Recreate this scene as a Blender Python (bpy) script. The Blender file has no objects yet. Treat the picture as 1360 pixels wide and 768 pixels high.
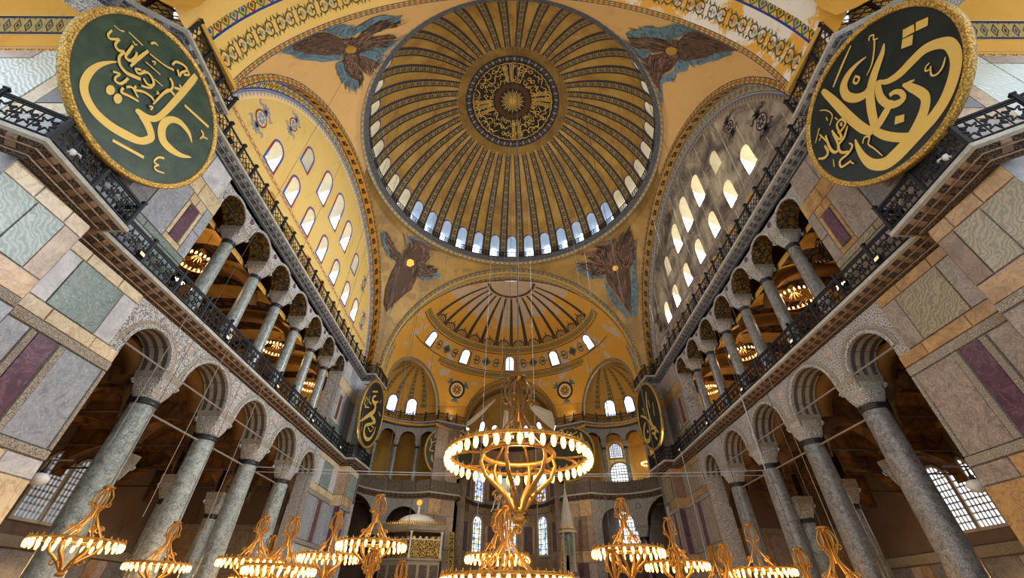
import bpy, bmesh, math, random
from math import sin, cos, pi, radians, sqrt, atan2, hypot
from mathutils import Vector, Matrix
from mathutils.geometry import tessellate_polygon
random.seed(7)
SC = bpy.context.scene
COL = SC.collection
# ---------------------------------------------------------------- camera
CAM_POS = Vector((0.176, -26.739, 1.7))
_p, _y, _r = radians(38.567), radians(-0.12), radians(0.437)
_fw = Vector((sin(_y)*cos(_p), cos(_y)*cos(_p), sin(_p)))
_rt = Vector((cos(_y), -sin(_y), 0)); _up = _rt.cross(_fw)
_r2 = _rt*cos(_r)+_up*sin(_r); _u2 = -_rt*sin(_r)+_up*cos(_r)
cd = bpy.data.cameras.new('camera'); cam = bpy.data.objects.new('camera', cd); COL.objects.link(cam)
cd.sensor_fit = 'HORIZONTAL'; cd.sensor_width = 36; cd.lens = 540.25/1360*36; cd.clip_end = 500; cd.clip_start = .05
cam.matrix_world = Matrix(((_r2.x, _u2.x, -_fw.x, CAM_POS.x), (_r2.y, _u2.y, -_fw.y, CAM_POS.y), (_r2.z, _u2.z, -_fw.z, CAM_POS.z), (0, 0, 0, 1)))
SC.camera = cam
# ---------------------------------------------------------------- world, exposure
SC.view_settings.view_transform = 'Standard'; SC.view_settings.look = 'None'
SC.view_settings.gamma = 1; SC.view_settings.use_curve_mapping = False
SC.view_settings.exposure = 0.08
W = bpy.data.worlds.new('overcast_sky'); SC.world = W; W.use_nodes = True
W.node_tree.nodes['Background'].inputs[0].default_value = (.86, .93, 1.0, 1)
W.node_tree.nodes['Background'].inputs[1].default_value = 1.7
try:
    SC.cycles.use_denoising = True
    SC.cycles.max_bounces = 6; SC.cycles.diffuse_bounces = 4; SC.cycles.glossy_bounces = 2
    SC.cycles.sample_clamp_indirect = 4; SC.cycles.caustics_reflective = False; SC.cycles.caustics_refractive = False
    SC.cycles.use_light_tree = True
except Exception: pass
def lamp(name, kind, loc, power, color, size=.3, aim=None, spread=None, angle=None):
    l = bpy.data.lights.new(name, kind); l.energy = power; l.color = color
    if kind == 'AREA':
        l.shape = 'DISK'; l.size = size
        if spread: l.spread = radians(spread)
    elif kind in ('POINT', 'SPOT'):
        l.shadow_soft_size = size
        if kind == 'SPOT': l.spot_size = radians(angle or 90); l.spot_blend = .8
    o = bpy.data.objects.new(name, l); COL.objects.link(o); o.location = loc
    if aim is not None: o.rotation_euler = (Vector(aim)-Vector(loc)).to_track_quat('-Z', 'Y').to_euler()
    return o
WARM = (1.0, .62, .28); WARMW = (1.0, .84, .62); DAY = (.88, .94, 1.0)
# fill spots added on the cornices to brighten the vaults and walls
for _sx in (-1, 1):
    for _y in (-13.5, -6.5, 0, 6.5, 13.5):
        lamp('added_cornice_flood', 'SPOT', (_sx*16.15, _y, 23.3), 1350, (1, .9, .74), .25, (-_sx*5, _y*.55, 44), angle=125)
        lamp('added_gallery_flood', 'SPOT', (_sx*16.15, _y, 14.15), 600 if _sx > 0 else 200, (1, .93, .82), .25, (-_sx*17, _y*.9, 22), angle=120)
for _x in (-8.6, 8.6): lamp('added_apse_flood', 'SPOT', (_x, 30.35, 23.25), 650, WARMW, .25, (_x*.6, 27.0, 38), angle=130)
for _sx in (-1, 1): lamp('added_pier_flood', 'SPOT', (_sx*14.9, 17.5, 14.4), 2200, WARMW, .25, (-_sx*6, 33, 11), angle=110)  # apse and pier spots are added too, to lift the dim east end
# daylight falling in through the south lunette windows onto the opposite side, and weaker through the north ones
for _sx, _e in ((1, 750), (-1, 200)):
    for _c in (-9.8, -6.75, -3.55, -.3, 2.95, 6.3, 9.25): lamp('window_daylight', 'AREA', (_sx*17.9, _c, 27.4), _e, DAY, 1.1, (-_sx*17, _c*.8, 9), spread=130)
    for _c in (-3.4, -.4, 2.65): lamp('window_daylight', 'AREA', (_sx*17.9, _c, 32.0), _e*1.3, DAY, 1.3, (-_sx*17, _c*.8, 12), spread=130)
# ---------------------------------------------------------------- object helpers
def tag(o, label=None, cat=None, group=None, kind=None):
    if label: o['label'] = label
    if cat: o['category'] = cat
    if group: o['group'] = group
    if kind: o['kind'] = kind
    return o
def empty(name, loc=(0, 0, 0), rz=0, label=None, cat=None, group=None, kind=None):
    o = bpy.data.objects.new(name, None); COL.objects.link(o); o.location = loc; o.rotation_euler = (0, 0, rz)
    o.empty_display_size = .2
    return tag(o, label, cat, group, kind)
class MB:
    """collects quads / tris with per-face material index and uv"""
    def __init__(s): s.v = []; s.f = []; s.uv = []; s.mi = []; s.sm = False
    def face(s, pts, uv=None, mi=0):
        b = len(s.v); s.v += [tuple(p) for p in pts]; s.f.append(tuple(range(b, b+len(pts)))); s.uv.append(uv); s.mi.append(mi)
    def box(s, x0, x1, y0, y1, z0, z1, mi=0):
        P = [(x0, y0, z0), (x1, y0, z0), (x1, y1, z0), (x0, y1, z0), (x0, y0, z1), (x1, y0, z1), (x1, y1, z1), (x0, y1, z1)]
        s.hexa(P, mi)
    def hexa(s, P, mi=0):
        b = len(s.v); s.v += [tuple(p) for p in P]
        for q in ((0, 3, 2, 1), (4, 5, 6, 7), (0, 1, 5, 4), (1, 2, 6, 5), (2, 3, 7, 6), (3, 0, 4, 7)):
            s.f.append(tuple(b+i for i in q)); s.uv.append(None); s.mi.append(mi)
    def grid(s, rows, uvf=None, mi=0, closed=False):
        n = len(rows); m = len(rows[0]); b = len(s.v)
        for r in rows: s.v += [tuple(p) for p in r]
        for i in range(n-1):
            for j in range(m if closed else m-1):
                k = (j+1) % m
                s.f.append((b+i*m+j, b+i*m+k, b+(i+1)*m+k, b+(i+1)*m+j)); s.mi.append(mi)
                s.uv.append([uvf(i, j), uvf(i, j+1), uvf(i+1, j+1), uvf(i+1, j)] if uvf else None)
    def lathe(s, prof, n=16, c=(0, 0, 0), mi=0, a0=0, a1=2*pi):
        full = abs(a1-a0-2*pi) < 1e-6
        k = n if full else n+1
        s.grid([[(c[0]+r*cos(a0+(a1-a0)*j/n), c[1]+r*sin(a0+(a1-a0)*j/n), c[2]+z) for j in range(k)] for r, z in prof], mi=mi, closed=full)
    def tube(s, pts, r, n=6, mi=0, closed=False, cap=False):
        pts = [Vector(p) for p in pts]; m = len(pts); rows = []
        ref = None
        for i in range(m):
            a = pts[i-1] if (i or closed) else pts[i]; b = pts[(i+1) % m] if (i < m-1 or closed) else pts[i]
            t = (b-a).normalized() if (b-a).length > 1e-9 else Vector((0, 0, 1))
            if ref is None: ref = Vector((0, 0, 1)) if abs(t.z) < .9 else Vector((1, 0, 0))
            u = t.cross(ref).normalized() if t.cross(ref).length > 1e-6 else t.orthogonal().normalized()
            w = u.cross(t).normalized(); ref = w
            rr = r[i] if isinstance(r, (list, tuple)) else r
            rows.append([pts[i]+u*rr*cos(2*pi*k/n)+w*rr*sin(2*pi*k/n) for k in range(n)])
        if closed: rows.append(rows[0])
        s.grid(rows, mi=mi, closed=True)
        if cap and not closed:
            s.face(rows[0], mi=mi); s.face(rows[-1][::-1], mi=mi)
    def merge(s, o, M=None):
        b = len(s.v); s.v += [tuple(M @ Vector(p)) if M else p for p in o.v]
        s.f += [tuple(b+i for i in f) for f in o.f]; s.uv += o.uv; s.mi += o.mi
    def mesh(s, name, mats, smooth=False):
        me = bpy.data.meshes.new(name); me.from_pydata(s.v, [], s.f)
        for m in (mats if isinstance(mats, (list, tuple)) else [mats]): me.materials.append(m)
        if any(s.mi): me.polygons.foreach_set('material_index', s.mi)
        if any(u is not None for u in s.uv):
            L = me.uv_layers.new(name='UVMap'); flat = []
            for f, u in zip(s.f, s.uv):
                for k in range(len(f)): flat += list(u[k]) if u else [0., 0.]
            L.data.foreach_set('uv', flat)
        if smooth: me.polygons.foreach_set('use_smooth', [True]*len(s.f))
        me.validate(); me.update()
        return me
    def build(s, name, mats, parent=None, smooth=False, loc=None, kind=None):
        return put(name, s.mesh(name, mats, smooth), parent, loc, kind=kind)
def put(name, me, parent=None, loc=None, rz=None, kind=None, scale=None):
    o = bpy.data.objects.new(name, me); COL.objects.link(o)
    if parent: o.parent = parent
    if loc is not None: o.location = loc
    if rz is not None: o.rotation_euler = (0, 0, rz)
    if scale is not None: o.scale = scale
    if kind: o['kind'] = kind
    return o
def copy_tree(o, parent=None):
    c = o.copy(); COL.objects.link(c); c.parent = parent
    for ch in o.children: copy_tree(ch, c)
    return c
def lin(h):
    if isinstance(h, str): h = tuple(int(h[i:i+2], 16)/255 for i in (0, 2, 4))
    return tuple((c/12.92 if c <= .04045 else ((c+.055)/1.055)**2.4) for c in h)+(1,)
# ---------------------------------------------------------------- node expressions
class X:
    def __init__(s, g, sock): s.g = g; s.k = sock
    def _m(s, op, *a): return s.g.math(op, s, *a)
    def __add__(s, o): return s._m('ADD', o)
    __radd__ = __add__
    def __sub__(s, o): return s._m('SUBTRACT', o)
    def __rsub__(s, o): return s.g.math('SUBTRACT', o, s)
    def __mul__(s, o): return s._m('MULTIPLY', o)
    __rmul__ = __mul__
    def __truediv__(s, o): return s._m('DIVIDE', o)
    def abs(s): return s._m('ABSOLUTE')
    def fr(s): return s._m('FRACT')
    def floor(s): return s._m('FLOOR')
    def lt(s, o): return s._m('LESS_THAN', o)
    def gt(s, o): return s._m('GREATER_THAN', o)
    def mx(s, o): return s._m('MAXIMUM', o)
    def mn(s, o): return s._m('MINIMUM', o)
    def mod(s, o): return s._m('FLOORED_MODULO', o)
    def sin(s): return s._m('SINE')
    def pw(s, o): return s._m('POWER', o)
    def sm(s, a, b):
        n = s.g.nt.nodes.new('ShaderNodeMapRange'); n.interpolation_type = 'SMOOTHSTEP'
        s.g.set(n.inputs[0], s); n.inputs[1].default_value = a; n.inputs[2].default_value = b
        return X(s.g, n.outputs[0])
class G:
    def __init__(s, name, rough=.6, metal=0., spec=.35):
        m = bpy.data.materials.new(name); m.use_nodes = True; s.m = m; s.nt = m.node_tree
        s.b = s.nt.nodes['Principled BSDF']; s.b.inputs['Roughness'].default_value = rough
        s.b.inputs['Metallic'].default_value = metal; s.b.inputs['Specular IOR Level'].default_value = spec
    def set(s, inp, v):
        if isinstance(v, X): s.nt.links.new(v.k, inp)
        elif isinstance(v, str): inp.default_value = lin(v)
        elif v is not None: inp.default_value = v
    def math(s, op, *a):
        n = s.nt.nodes.new('ShaderNodeMath'); n.operation = op
        for i, v in enumerate(a): s.set(n.inputs[i], v)
        return X(s, n.outputs[0])
    def pos(s): return X(s, s.nt.nodes.new('ShaderNodeNewGeometry').outputs['Position'])
    def rnd(s): return X(s, s.nt.nodes.new('ShaderNodeObjectInfo').outputs['Random'])
    def sep(s, v):
        n = s.nt.nodes.new('ShaderNodeSeparateXYZ'); s.set(n.inputs[0], v); return [X(s, o) for o in n.outputs]
    def uv(s):
        t = s.nt.nodes.new('ShaderNodeTexCoord'); return s.sep(X(s, t.outputs['UV']))[:2]
    def uvv(s): return X(s, s.nt.nodes.new('ShaderNodeTexCoord').outputs['UV'])
    def scale(s, v, k, off=None):
        n = s.nt.nodes.new('ShaderNodeVectorMath'); n.operation = 'MULTIPLY_ADD'; s.set(n.inputs[0], v)
        n.inputs[1].default_value = k if isinstance(k, tuple) else (k, k, k)
        if off is not None:
            if isinstance(off, X): s.set(n.inputs[2], off)
            else: n.inputs[2].default_value = off
        return X(s, n.outputs[0])
    def noise(s, v, sc, det=3, rough=.55, dist=0.):
        n = s.nt.nodes.new('ShaderNodeTexNoise'); s.set(n.inputs['Vector'], v)
        n.inputs['Scale'].default_value = sc; n.inputs['Detail'].default_value = det
        n.inputs['Roughness'].default_value = rough; n.inputs['Distortion'].default_value = dist
        return X(s, n.outputs[0])
    def vor(s, v, sc, feat='F1', out=0):
        n = s.nt.nodes.new('ShaderNodeTexVoronoi'); n.feature = feat; s.set(n.inputs['Vector'], v); n.inputs['Scale'].default_value = sc
        return X(s, n.outputs[out])
    def wave(s, v, sc, dist=3, det=2, dsc=1, bands='X'):
        n = s.nt.nodes.new('ShaderNodeTexWave'); n.bands_direction = bands; s.set(n.inputs['Vector'], v); n.inputs['Scale'].default_value = sc
        n.inputs['Distortion'].default_value = dist; n.inputs['Detail'].default_value = det; n.inputs['Detail Scale'].default_value = dsc
        return X(s, n.outputs[1])
    def ramp(s, f, stops, const=False):
        n = s.nt.nodes.new('ShaderNodeValToRGB'); e = n.color_ramp.elements
        if const: n.color_ramp.interpolation = 'CONSTANT'
        while len(e) < len(stops): e.new(.5)
        for i, (p, c) in enumerate(stops): e[i].position = p; e[i].color = lin(c)
        s.set(n.inputs[0], f); return X(s, n.outputs[0])
    def mix(s, f, a, b, mode='MIX'):
        n = s.nt.nodes.new('ShaderNodeMix'); n.data_type = 'RGBA'; n.blend_type = mode
        s.set(n.inputs[0], f); s.set(n.inputs[6], a); s.set(n.inputs[7], b); return X(s, n.outputs[2])
    def bump(s, h, st=.4, d=.03):
        n = s.nt.nodes.new('ShaderNodeBump'); n.inputs['Strength'].default_value = st; n.inputs['Distance'].default_value = d
        s.set(n.inputs['Height'], h); s.nt.links.new(n.outputs[0], s.b.inputs['Normal'])
    def done(s, col, emit=None, strength=0, rough=None):
        s.set(s.b.inputs['Base Color'], col)
        if emit is not None: s.set(s.b.inputs['Emission Color'], emit); s.set(s.b.inputs['Emission Strength'], strength)
        if rough is not None: s.set(s.b.inputs['Roughness'], rough)
        return s.m
# ---------------------------------------------------------------- materials
MT = {}
def plain(name, col, rough=.6, metal=0., var=.12, sc=3., spec=.35, bump=0):
    g = G(name, rough, metal, spec); p = g.pos(); n = g.noise(p, sc, 4)
    if bump: g.bump(n, bump, .02)
    MT[name] = g.done(g.mix(n*var*2, col, tuple(c*.45 for c in lin(col)[:3])+(1,)))
def marble(name, c0, c1, vein, sc=1.2, vs=1.6, vamt=.8, dist=1.5, rough=.3, stretch=(1, 1, 1)):
    g = G(name, rough, 0, .4); p = g.scale(g.pos(), stretch); r = g.rnd()
    q = g.scale(p, 1.0, None); n = g.noise(q, sc, 6, .6, dist)
    c = g.ramp(n, [(.3, c0), (.62, c1)])
    v = (g.noise(q, vs, 5, .6, dist*1.3)-.5).abs(); vm = (1-v.sm(0., .05))*vamt
    n3 = g.noise(p, 14, 3)
    c = g.mix(vm*n3.sm(.25, .6), c, vein)
    c = g.mix(r*.22, c, tuple(x*.5 for x in lin(c0)[:3])+(1,))
    MT[name] = g.done(c)
marble('marble_grey', '777b82', '96989e', 'c4c4c4', 1.6, 2.2, .55)
marble('marble_white', 'a19fa0', 'c6c3c0', '80858d', .8, 1.2, .5)
marble('marble_cream', 'b49d78', 'd2c09e', '8c6a44', .7, 1.0, .55)
marble('marble_green', '4d5e58', '74827a', 'b4beb4', 1.0, 1.3, .5, 3.0)
marble('marble_verde', '48514d', '949a94', 'cdd0ca', 2.2, 4.2, .7, 1.6, .28)
marble('marble_verde_shaded', '403f3e', '7c7874', 'b4b0aa', 2.2, 4.2, .6, 1.6, .28)  # darker copy of the column marble: shade of the south side in its colour
marble('marble_porphyry', '43283a', '5d3a4a', '8a6a72', 1.5, .9, .5)
marble('marble_brown', '8a6c50', 'b39a7c', '6b4a35', 1.1, 1.6, .6)
marble('marble_tan', 'ab8358', 'd0ac7c', '7d5532', .9, 1.3, .6)
marble('marble_mauve', '8b7672', 'b09c94', 'd5c8be', 1.8, 2.6, .7)
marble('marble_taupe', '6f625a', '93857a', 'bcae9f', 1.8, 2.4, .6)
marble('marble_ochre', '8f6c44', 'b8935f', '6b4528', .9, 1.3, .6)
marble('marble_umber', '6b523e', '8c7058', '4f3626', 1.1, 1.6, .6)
marble('marble_slate', '5d5c60', '7f7c7c', 'a8a39c', 1.3, 1.8, .5)
marble('marble_dark', '2b2c38', '42434e', '6c6e78', 1.2, 1.8, .4)
marble('marble_lip', '9c9a92', 'bdb8ab', '77736a', 2., 3., .4, 1., .55)
def wavy(name, c0, c1, c2, sc, dist, dsc):
    g = G(name, .3, 0, .4); p = g.pos(); w = g.wave(p, sc, dist, 3, dsc, 'DIAGONAL'); n = g.noise(p, 1.2, 4)
    c = g.ramp(w, [(.15, c0), (.5, c1), (.9, c2)]); MT[name] = g.done(g.mix(n*.35, c, c0))
wavy('marble_wave_green', '6c7871', '808c84', '9aa59b', 2.6, 16, .8)
wavy('marble_wave_white', '98a29b', 'b3bab3', 'd2d7d0', 2.6, 9, .7)
wavy('marble_wave_olive', '776d56', '877c62', '9b8f72', 2.6, 18, .8)
def carved(name, light, dark, sc=7., amt=.8, bump=.6):
    g = G(name, .75, 0, .2); p = g.pos(); vn = g.nt.nodes.new('ShaderNodeTexVoronoi'); g.set(vn.inputs['Vector'], p); vn.inputs['Scale'].default_value = sc*1.25; vn.inputs['Randomness'].default_value = .55
    v = X(g, vn.outputs[0]); n = g.noise(p, sc*1.6, 3, .6, 1.5)
    h = ((v*15.).sin()*.5+.5)*.6+n*.55
    big = g.noise(p, .5, 4)
    g.bump(h, bump, .05)
    c = g.mix((1-h.sm(.32, .72))*amt, light, dark); MT[name] = g.done(g.mix(big*.35, c, dark))  # hollows of the carving tinted dark: relief shadow in the colour, plus some dirt
carved('stone_carved', 'c0bcb6', '55504e', 5.0, .8)
carved('stone_carved_dark', '7a7066', '2f2a28', 5.5, .85)
carved('cornice_carved', '6d5a48', '2a2019', 5., .9, .9)
carved('cornice_carved_grey', '77787c', '26272b', 6., .9, .9)
carved('capital_carved', 'd4cfc6', '5c554f', 7., .85, .9)
carved('frieze_carved', 'bdb3a2', '5c5046', 11., .85, .7)
carved('parapet_carved', '8a7d6e', '3a322c', 4.5, .85, .9)
def plaster(name, c0, c1, stain, sc=.35, amt=.4):
    g = G(name, .8, 0, .15); p = g.pos(); n = g.noise(p, sc, 5, .6, .6); m = g.noise(g.scale(p, (1, 1, .35)), 1.1, 5, .65)
    c = g.mix(n, c0, c1); c = g.mix(m.sm(.52, .78)*amt, c, stain)
    MT[name] = g.done(g.mix(g.noise(p, 9, 3)*.15, c, stain))
plaster('plaster_yellow', 'd8ba74', 'cdaa5e', 'b08b48', .3, .55)
plaster('plaster_peach', 'cfa870', 'c39a5e', 'a8824c', .3, .5)
plaster('plaster_semidome', 'd8a248', 'c99038', 'a06a24', .4, .5)
plaster('plaster_conch', 'd0a048', 'bf8a34', '986424', .5, .6)
plaster('plaster_gallery', 'cfa652', 'b4883e', '805c2c', .4, .5)
plaster('vault_brown', '6a4a2e', '4c3422', '2e2018', .5, .7)
plaster('vault_gold', '8f6a38', '6a4a28', '3e2a1a', .6, .7)
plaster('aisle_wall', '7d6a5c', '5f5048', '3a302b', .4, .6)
def gold_mosaic(name, c0, c1, c2, patch):
    g = G(name, .5, .15, .4); p = g.pos(); n = g.noise(p, .28, 4, .6, .5); k = g.vor(g.scale(p, 1, None), .33, 'F1', 1)
    s = g.sep(k)[0]; f = g.noise(p, 6, 4)
    c = g.ramp(n, [(.3, c0), (.5, c1), (.72, c2)]); c = g.mix(s.gt(.72)*g.noise(p, .7, 3).sm(.45, .55)*.55, c, patch)
    g.bump(f, .25, .03)
    MT[name] = g.done(g.mix(f*.35, c, c0))
gold_mosaic('gold_dome', '8c6a30', 'c09848', 'd8b264', '9c743c')
gold_mosaic('gold_pendentive', '755828', '957335', 'af8a45', '6d5228')
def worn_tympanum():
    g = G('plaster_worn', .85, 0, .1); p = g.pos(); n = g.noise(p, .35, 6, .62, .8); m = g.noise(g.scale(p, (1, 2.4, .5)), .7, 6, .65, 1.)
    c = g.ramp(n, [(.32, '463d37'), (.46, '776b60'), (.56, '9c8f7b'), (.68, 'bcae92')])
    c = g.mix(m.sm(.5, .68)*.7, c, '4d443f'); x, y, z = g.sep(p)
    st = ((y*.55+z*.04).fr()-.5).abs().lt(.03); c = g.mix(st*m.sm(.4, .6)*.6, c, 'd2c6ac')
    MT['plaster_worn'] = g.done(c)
worn_tympanum()
def worn_arch():
    # yellow painted plaster of the west arch, flaked to white on the south half
    g = G('plaster_arch_west', .8, 0, .15); p = g.pos(); x, y, z = g.sep(p); n = g.noise(p, .5, 6, .65, .6)
    c = g.mix(g.noise(p, .4, 4), 'dcb86c', 'cfa654'); loss = ((x+g.noise(p, .25, 3)*8).sm(8, 14))*n.sm(.46, .54)
    c = g.mix(x.sm(4, 9), c, 'd09c3e')
    MT['plaster_arch_west'] = g.done(g.mix(loss, c, 'd8d0c2'))
worn_arch()
def semidome_worn():
    g = MT['plaster_semidome'].node_tree
    g = G('plaster_semidome_worn', .8, 0, .15); p = g.pos(); x, y, z = g.sep(p); n = g.noise(p, .45, 6, .6, .5); m = g.noise(p, .3, 4)
    c = g.mix(m, 'd9a346', 'c99036')
    top = (z+n*5.0).sm(39.35, 39.7)*n.sm(.36, .42)
    side = n.sm(.56, .585)*(z.lt(33.4))*(z.gt(29.2))
    spots = (top+side).mn(1)
    c = g.mix(spots, c, g.mix(g.noise(p, 2.5, 5), 'b49a84', 'cdbba6')); c = g.mix(g.noise(p, 3, 4)*.25, c, 'a0702c')
    MT['plaster_semidome_worn'] = g.done(c)
semidome_worn()
plain('iron', '26272b', .55, .4, .2); plain('iron_rust', '4a3f36', .6, .3, .3); plain('wood_dark', '4a3222', .5, 0, .3, 6)
plain('brass', 'a87a38', .4, .7, .2, 5); plain('brass_dark', '75542c', .45, .8, .3, 5); plain('gilt', 'd2a544', .4, .6, .2, 8); plain('gilt_letters', 'd9b45c', .5, .25, .12, 6)
plain('rope', '8d8072', .8); plain('wire', 'b8bcc0', .6); plain('wire_dark', '43403e', .6); plain('white_paint', 'd9d8d4', .5, 0, .06); plain('lead_dark', '33353a', .5, .3)
plain('stone_pale', 'b6ada0', .7, 0, .25, 2); plain('cloth_white', 'e3dccd', .9, 0, .08); plain('verdigris', '4f7d72', .6); plain('grille_stone', 'c9ccd0', .7, 0, .1)
plain('bronze_collar', '3c3a38', .4, .6, .2, 8); plain('tie_rod', '8c867e', .6, .2, .2); plain('joint_red', '6a3f2a', .8); plain('brick_dark', '55402f', .8, 0, .4, 4)
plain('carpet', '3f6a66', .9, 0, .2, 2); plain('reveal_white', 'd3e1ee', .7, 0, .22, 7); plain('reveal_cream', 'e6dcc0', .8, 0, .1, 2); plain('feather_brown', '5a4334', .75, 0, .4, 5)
plain('feather_dark', '33251f', .75, 0, .4, 5); plain('feather_light', '846350', .75, 0, .3, 5); plain('feather_blue', '6d8894', .75, 0, .35, 5); plain('feather_blue_dark', '4c626c', .75, 0, .35, 5)
plain('paint_blue', '3a4f86', .8, 0, .3, 4); plain('paint_greyblue', '8a90a4', .8, 0, .25, 4); plain('paint_green', '4d6a3a', .8, 0, .3, 4); plain('paint_red', '8a3a2a', .8, 0, .3, 4); plain('paint_black', '2c2622', .8, 0, .3, 4); plain('paint_brown', '5c3c22', .8, 0, .3, 4); plain('paint_yellow', 'd6a046', .8, 0, .2, 4); plain('paint_cream', 'd8c9a4', .8, 0, .2, 4); plain('paint_teal', '4c6e70', .8, 0, .3, 4); plain('paint_sky', '6fa0c4', .8, 0, .2, 4)
def emitter(name, col, st):
    g = G(name, .5); MT[name] = g.done(col, col, st)
emitter('bulb_glow', 'ffa860', 9.); emitter('bulb_core', 'ffb85c', 8.); emitter('flood_glow', 'ffe2b0', 30.); emitter('added_flood_lens', 'ffe2b0', .5)
def pane(name, c0, c1, st, sc=1.2):
    g = G(name, .2); p = g.pos(); n = g.noise(p, sc, 3); c = g.mix(n.sm(.35, .65), c0, c1)
    MT[name] = g.done('20242a', c, st)
pane('pane_dome', 'cfe2ff', 'ffffff', 8.); pane('pane_day', 'd5e6ff', 'ffffff', 2.3); pane('pane_warm', 'fff0d8', 'ffffff', 2.8); pane('pane_aisle', 'b9c6d8', 'dfe6f0', .55)
def stained():
    g = G('pane_stained', .2); p = g.pos(); c = g.vor(p, 3.2, 'F1', 1); h = g.sep(c)[0]
    c2 = g.ramp(h, [(0, 'e8f0ff'), (.35, '8fb0e0'), (.5, 'f2f6ff'), (.68, '5c74c0'), (.8, 'a8c880'), (.9, 'd8b060')], True)
    MT['pane_stained'] = g.done('20242a', c2, 1.5)
stained()
def board(name, c0, c1):
    g = G(name, .45, 0, .3); p = g.pos(); n = g.noise(p, 1.1, 5, .6, .4); MT[name] = g.done(g.mix(n.sm(.3, .75), c0, c1))
board('board_green', '1d2f22', '3a4c36'); board('board_black', '0f1716', '1c2724'); board('board_olive', '2b3022', '40442e')
def cell(g, u): return u.floor()
def band(name, field, border, cols, bw=.1, dsz=.34, rough=.8):
    """u counts motifs, v runs 0..1 across: lozenges of changing colour on a pale field between two lines"""
    g = G(name, rough, 0, .15); u, v = g.uv(); fu = (u.fr()-.5).abs(); fv = (v-.5).abs(); k = u.floor().mod(float(len(cols)))/len(cols)+.01
    d = fu*.9+fv; col = g.ramp(k, [(i/len(cols), c) for i, c in enumerate(cols)], True)
    c = g.mix(d.lt(dsz), field, col); c = g.mix(d.lt(dsz*.62), c, field); c = g.mix(d.lt(dsz*.4), c, g.ramp((k+.34).fr(), [(i/len(cols), q) for i, q in enumerate(cols)], True))
    e = (.5-fu)*.9+(.5-fv); c = g.mix(e.lt(.22), c, cols[-1]); c = g.mix(fv.gt(.5-bw), c, border); c = g.mix(fv.gt(.485), c, 'ddd5c0')
    p = g.pos(); MT[name] = g.done(g.mix(g.noise(p, 2.2, 4).sm(.4, .8)*.35, c, '6a5638'))
band('band_diamond', 'c9a552', '22387c', ['85231c', '2f6a28', '2c4690', '3f7a2e'], .16, .46)
band('band_red', 'bf9c4c', '2a3660', ['85231c', '2c5530', '742018'], .16, .42)
band('band_dark', 'a08a52', '2a2a34', ['3a2a28', '3e5040', '2a2f48', '5a3a28'], .14, .36)
band('band_semidome', 'a98f4c', '6a3c1c', ['2f3a30', '47562e', '2a2c3c', '5c4426'], .12, .4)
band('band_pale', 'b8a684', '5a5048', ['7a4a38', '5a6a5c', '6a5a4a'], .16, .32)
band('band_worn', '9a8f74', '6d6a62', ['7c4a3a', '5d7058', '6a6a70'], .14, .34)
def motif(name, field, ink):
    g = G(name, .8, 0, .15); u, v = g.uv(); fu = u.fr()-.5; fv = v-.5
    n = g.noise(g.uvv(), 2.0, 2); r = (fu*fu+fv*fv*1.4).pw(.5); b = (fu*18.).sin()*.06+(fv*22.).sin()*.05
    m = (r+b).lt(.3); c = g.mix(m, field, ink); c = g.mix((r+b*.5).lt(.11), c, '8a5a30'); c = g.mix(fv.abs().gt(.44), c, ink)
    MT[name] = g.done(g.mix(n*.25, c, '5a3c18'))
motif('band_soffit', 'c48c30', '2c231c'); motif('band_soffit_worn', 'a88648', '2e2823')
def ribmat(name, field, ink):
    """u 0..1 across the rib, v counts squares along it"""
    g = G(name, .6, .1, .3); u, v = g.uv(); fu = (u-.5).abs(); fv = (v.fr()-.5).abs(); fz = ((v*3.).fr()-.5).abs()
    q = (fu*1.15).mx(fv*.62); sq = q.lt(.165)*q.gt(.085)
    c = g.mix(sq, field, '1c1a1e'); cr = ((fu*1.15-(.5-fv)*.62).abs()).lt(.03)*fu.lt(.26); c = g.mix(cr*.5, c, '5c4c30')
    ed = fu.gt(.33); c = g.mix(ed, c, g.mix(fz.gt(.25), ink, '6d6478')); c = g.mix(fu.gt(.28)*fu.lt(.34), c, '1e1a1c')
    p = g.pos(); n = g.noise(p, .5, 4); c = g.mix(n.sm(.5, .7)*.35, c, '5a4630'); MT[name] = g.done(c)
ribmat('rib_dome', '9a8858', '2a2030')
def sawt(name, field, tooth):
    g = G(name, .8, 0, .15); u, v = g.uv(); t = (u.fr()-.5).abs()*1.3+.15; c = g.mix(v.lt(t), field, tooth)
    c = g.mix(((u*2.).fr()-.5).abs().lt(.1)*v.lt(.5), c, 'c0906a'); c = g.mix(v.lt(.12), c, '5e6a8c'); MT[name] = g.done(c)
sawt('sawtooth', 'dfbf7e', '8d94a8'); sawt('sawtooth_worn', '8d8070', '5a5450')
def border_win():
    g = G('window_border', .8, 0, .15); u, v = g.uv(); k = u.floor().mod(3.)/3+.01
    c = g.ramp(k, [(0, '46589a'), (.34, 'c9c2c0'), (.67, '8c3a34')], True); MT['window_border'] = g.done(c)
border_win()
def lattice(name, bg, ink):
    g = G(name, .8, 0, .15); u, v = g.uv(); a = ((u+v).fr()-.5).abs(); b = ((u-v).fr()-.5).abs(); c = g.mix(a.lt(.12).mx(b.lt(.12)), bg, ink)
    c = g.mix((v-.5).abs().gt(.42), c, '8790a8'); MT[name] = g.done(c)
lattice('band_lattice', 'd9a84e', '8a4a34'); lattice('band_lattice_worn', '8a7c68', '6a5a4c')
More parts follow.
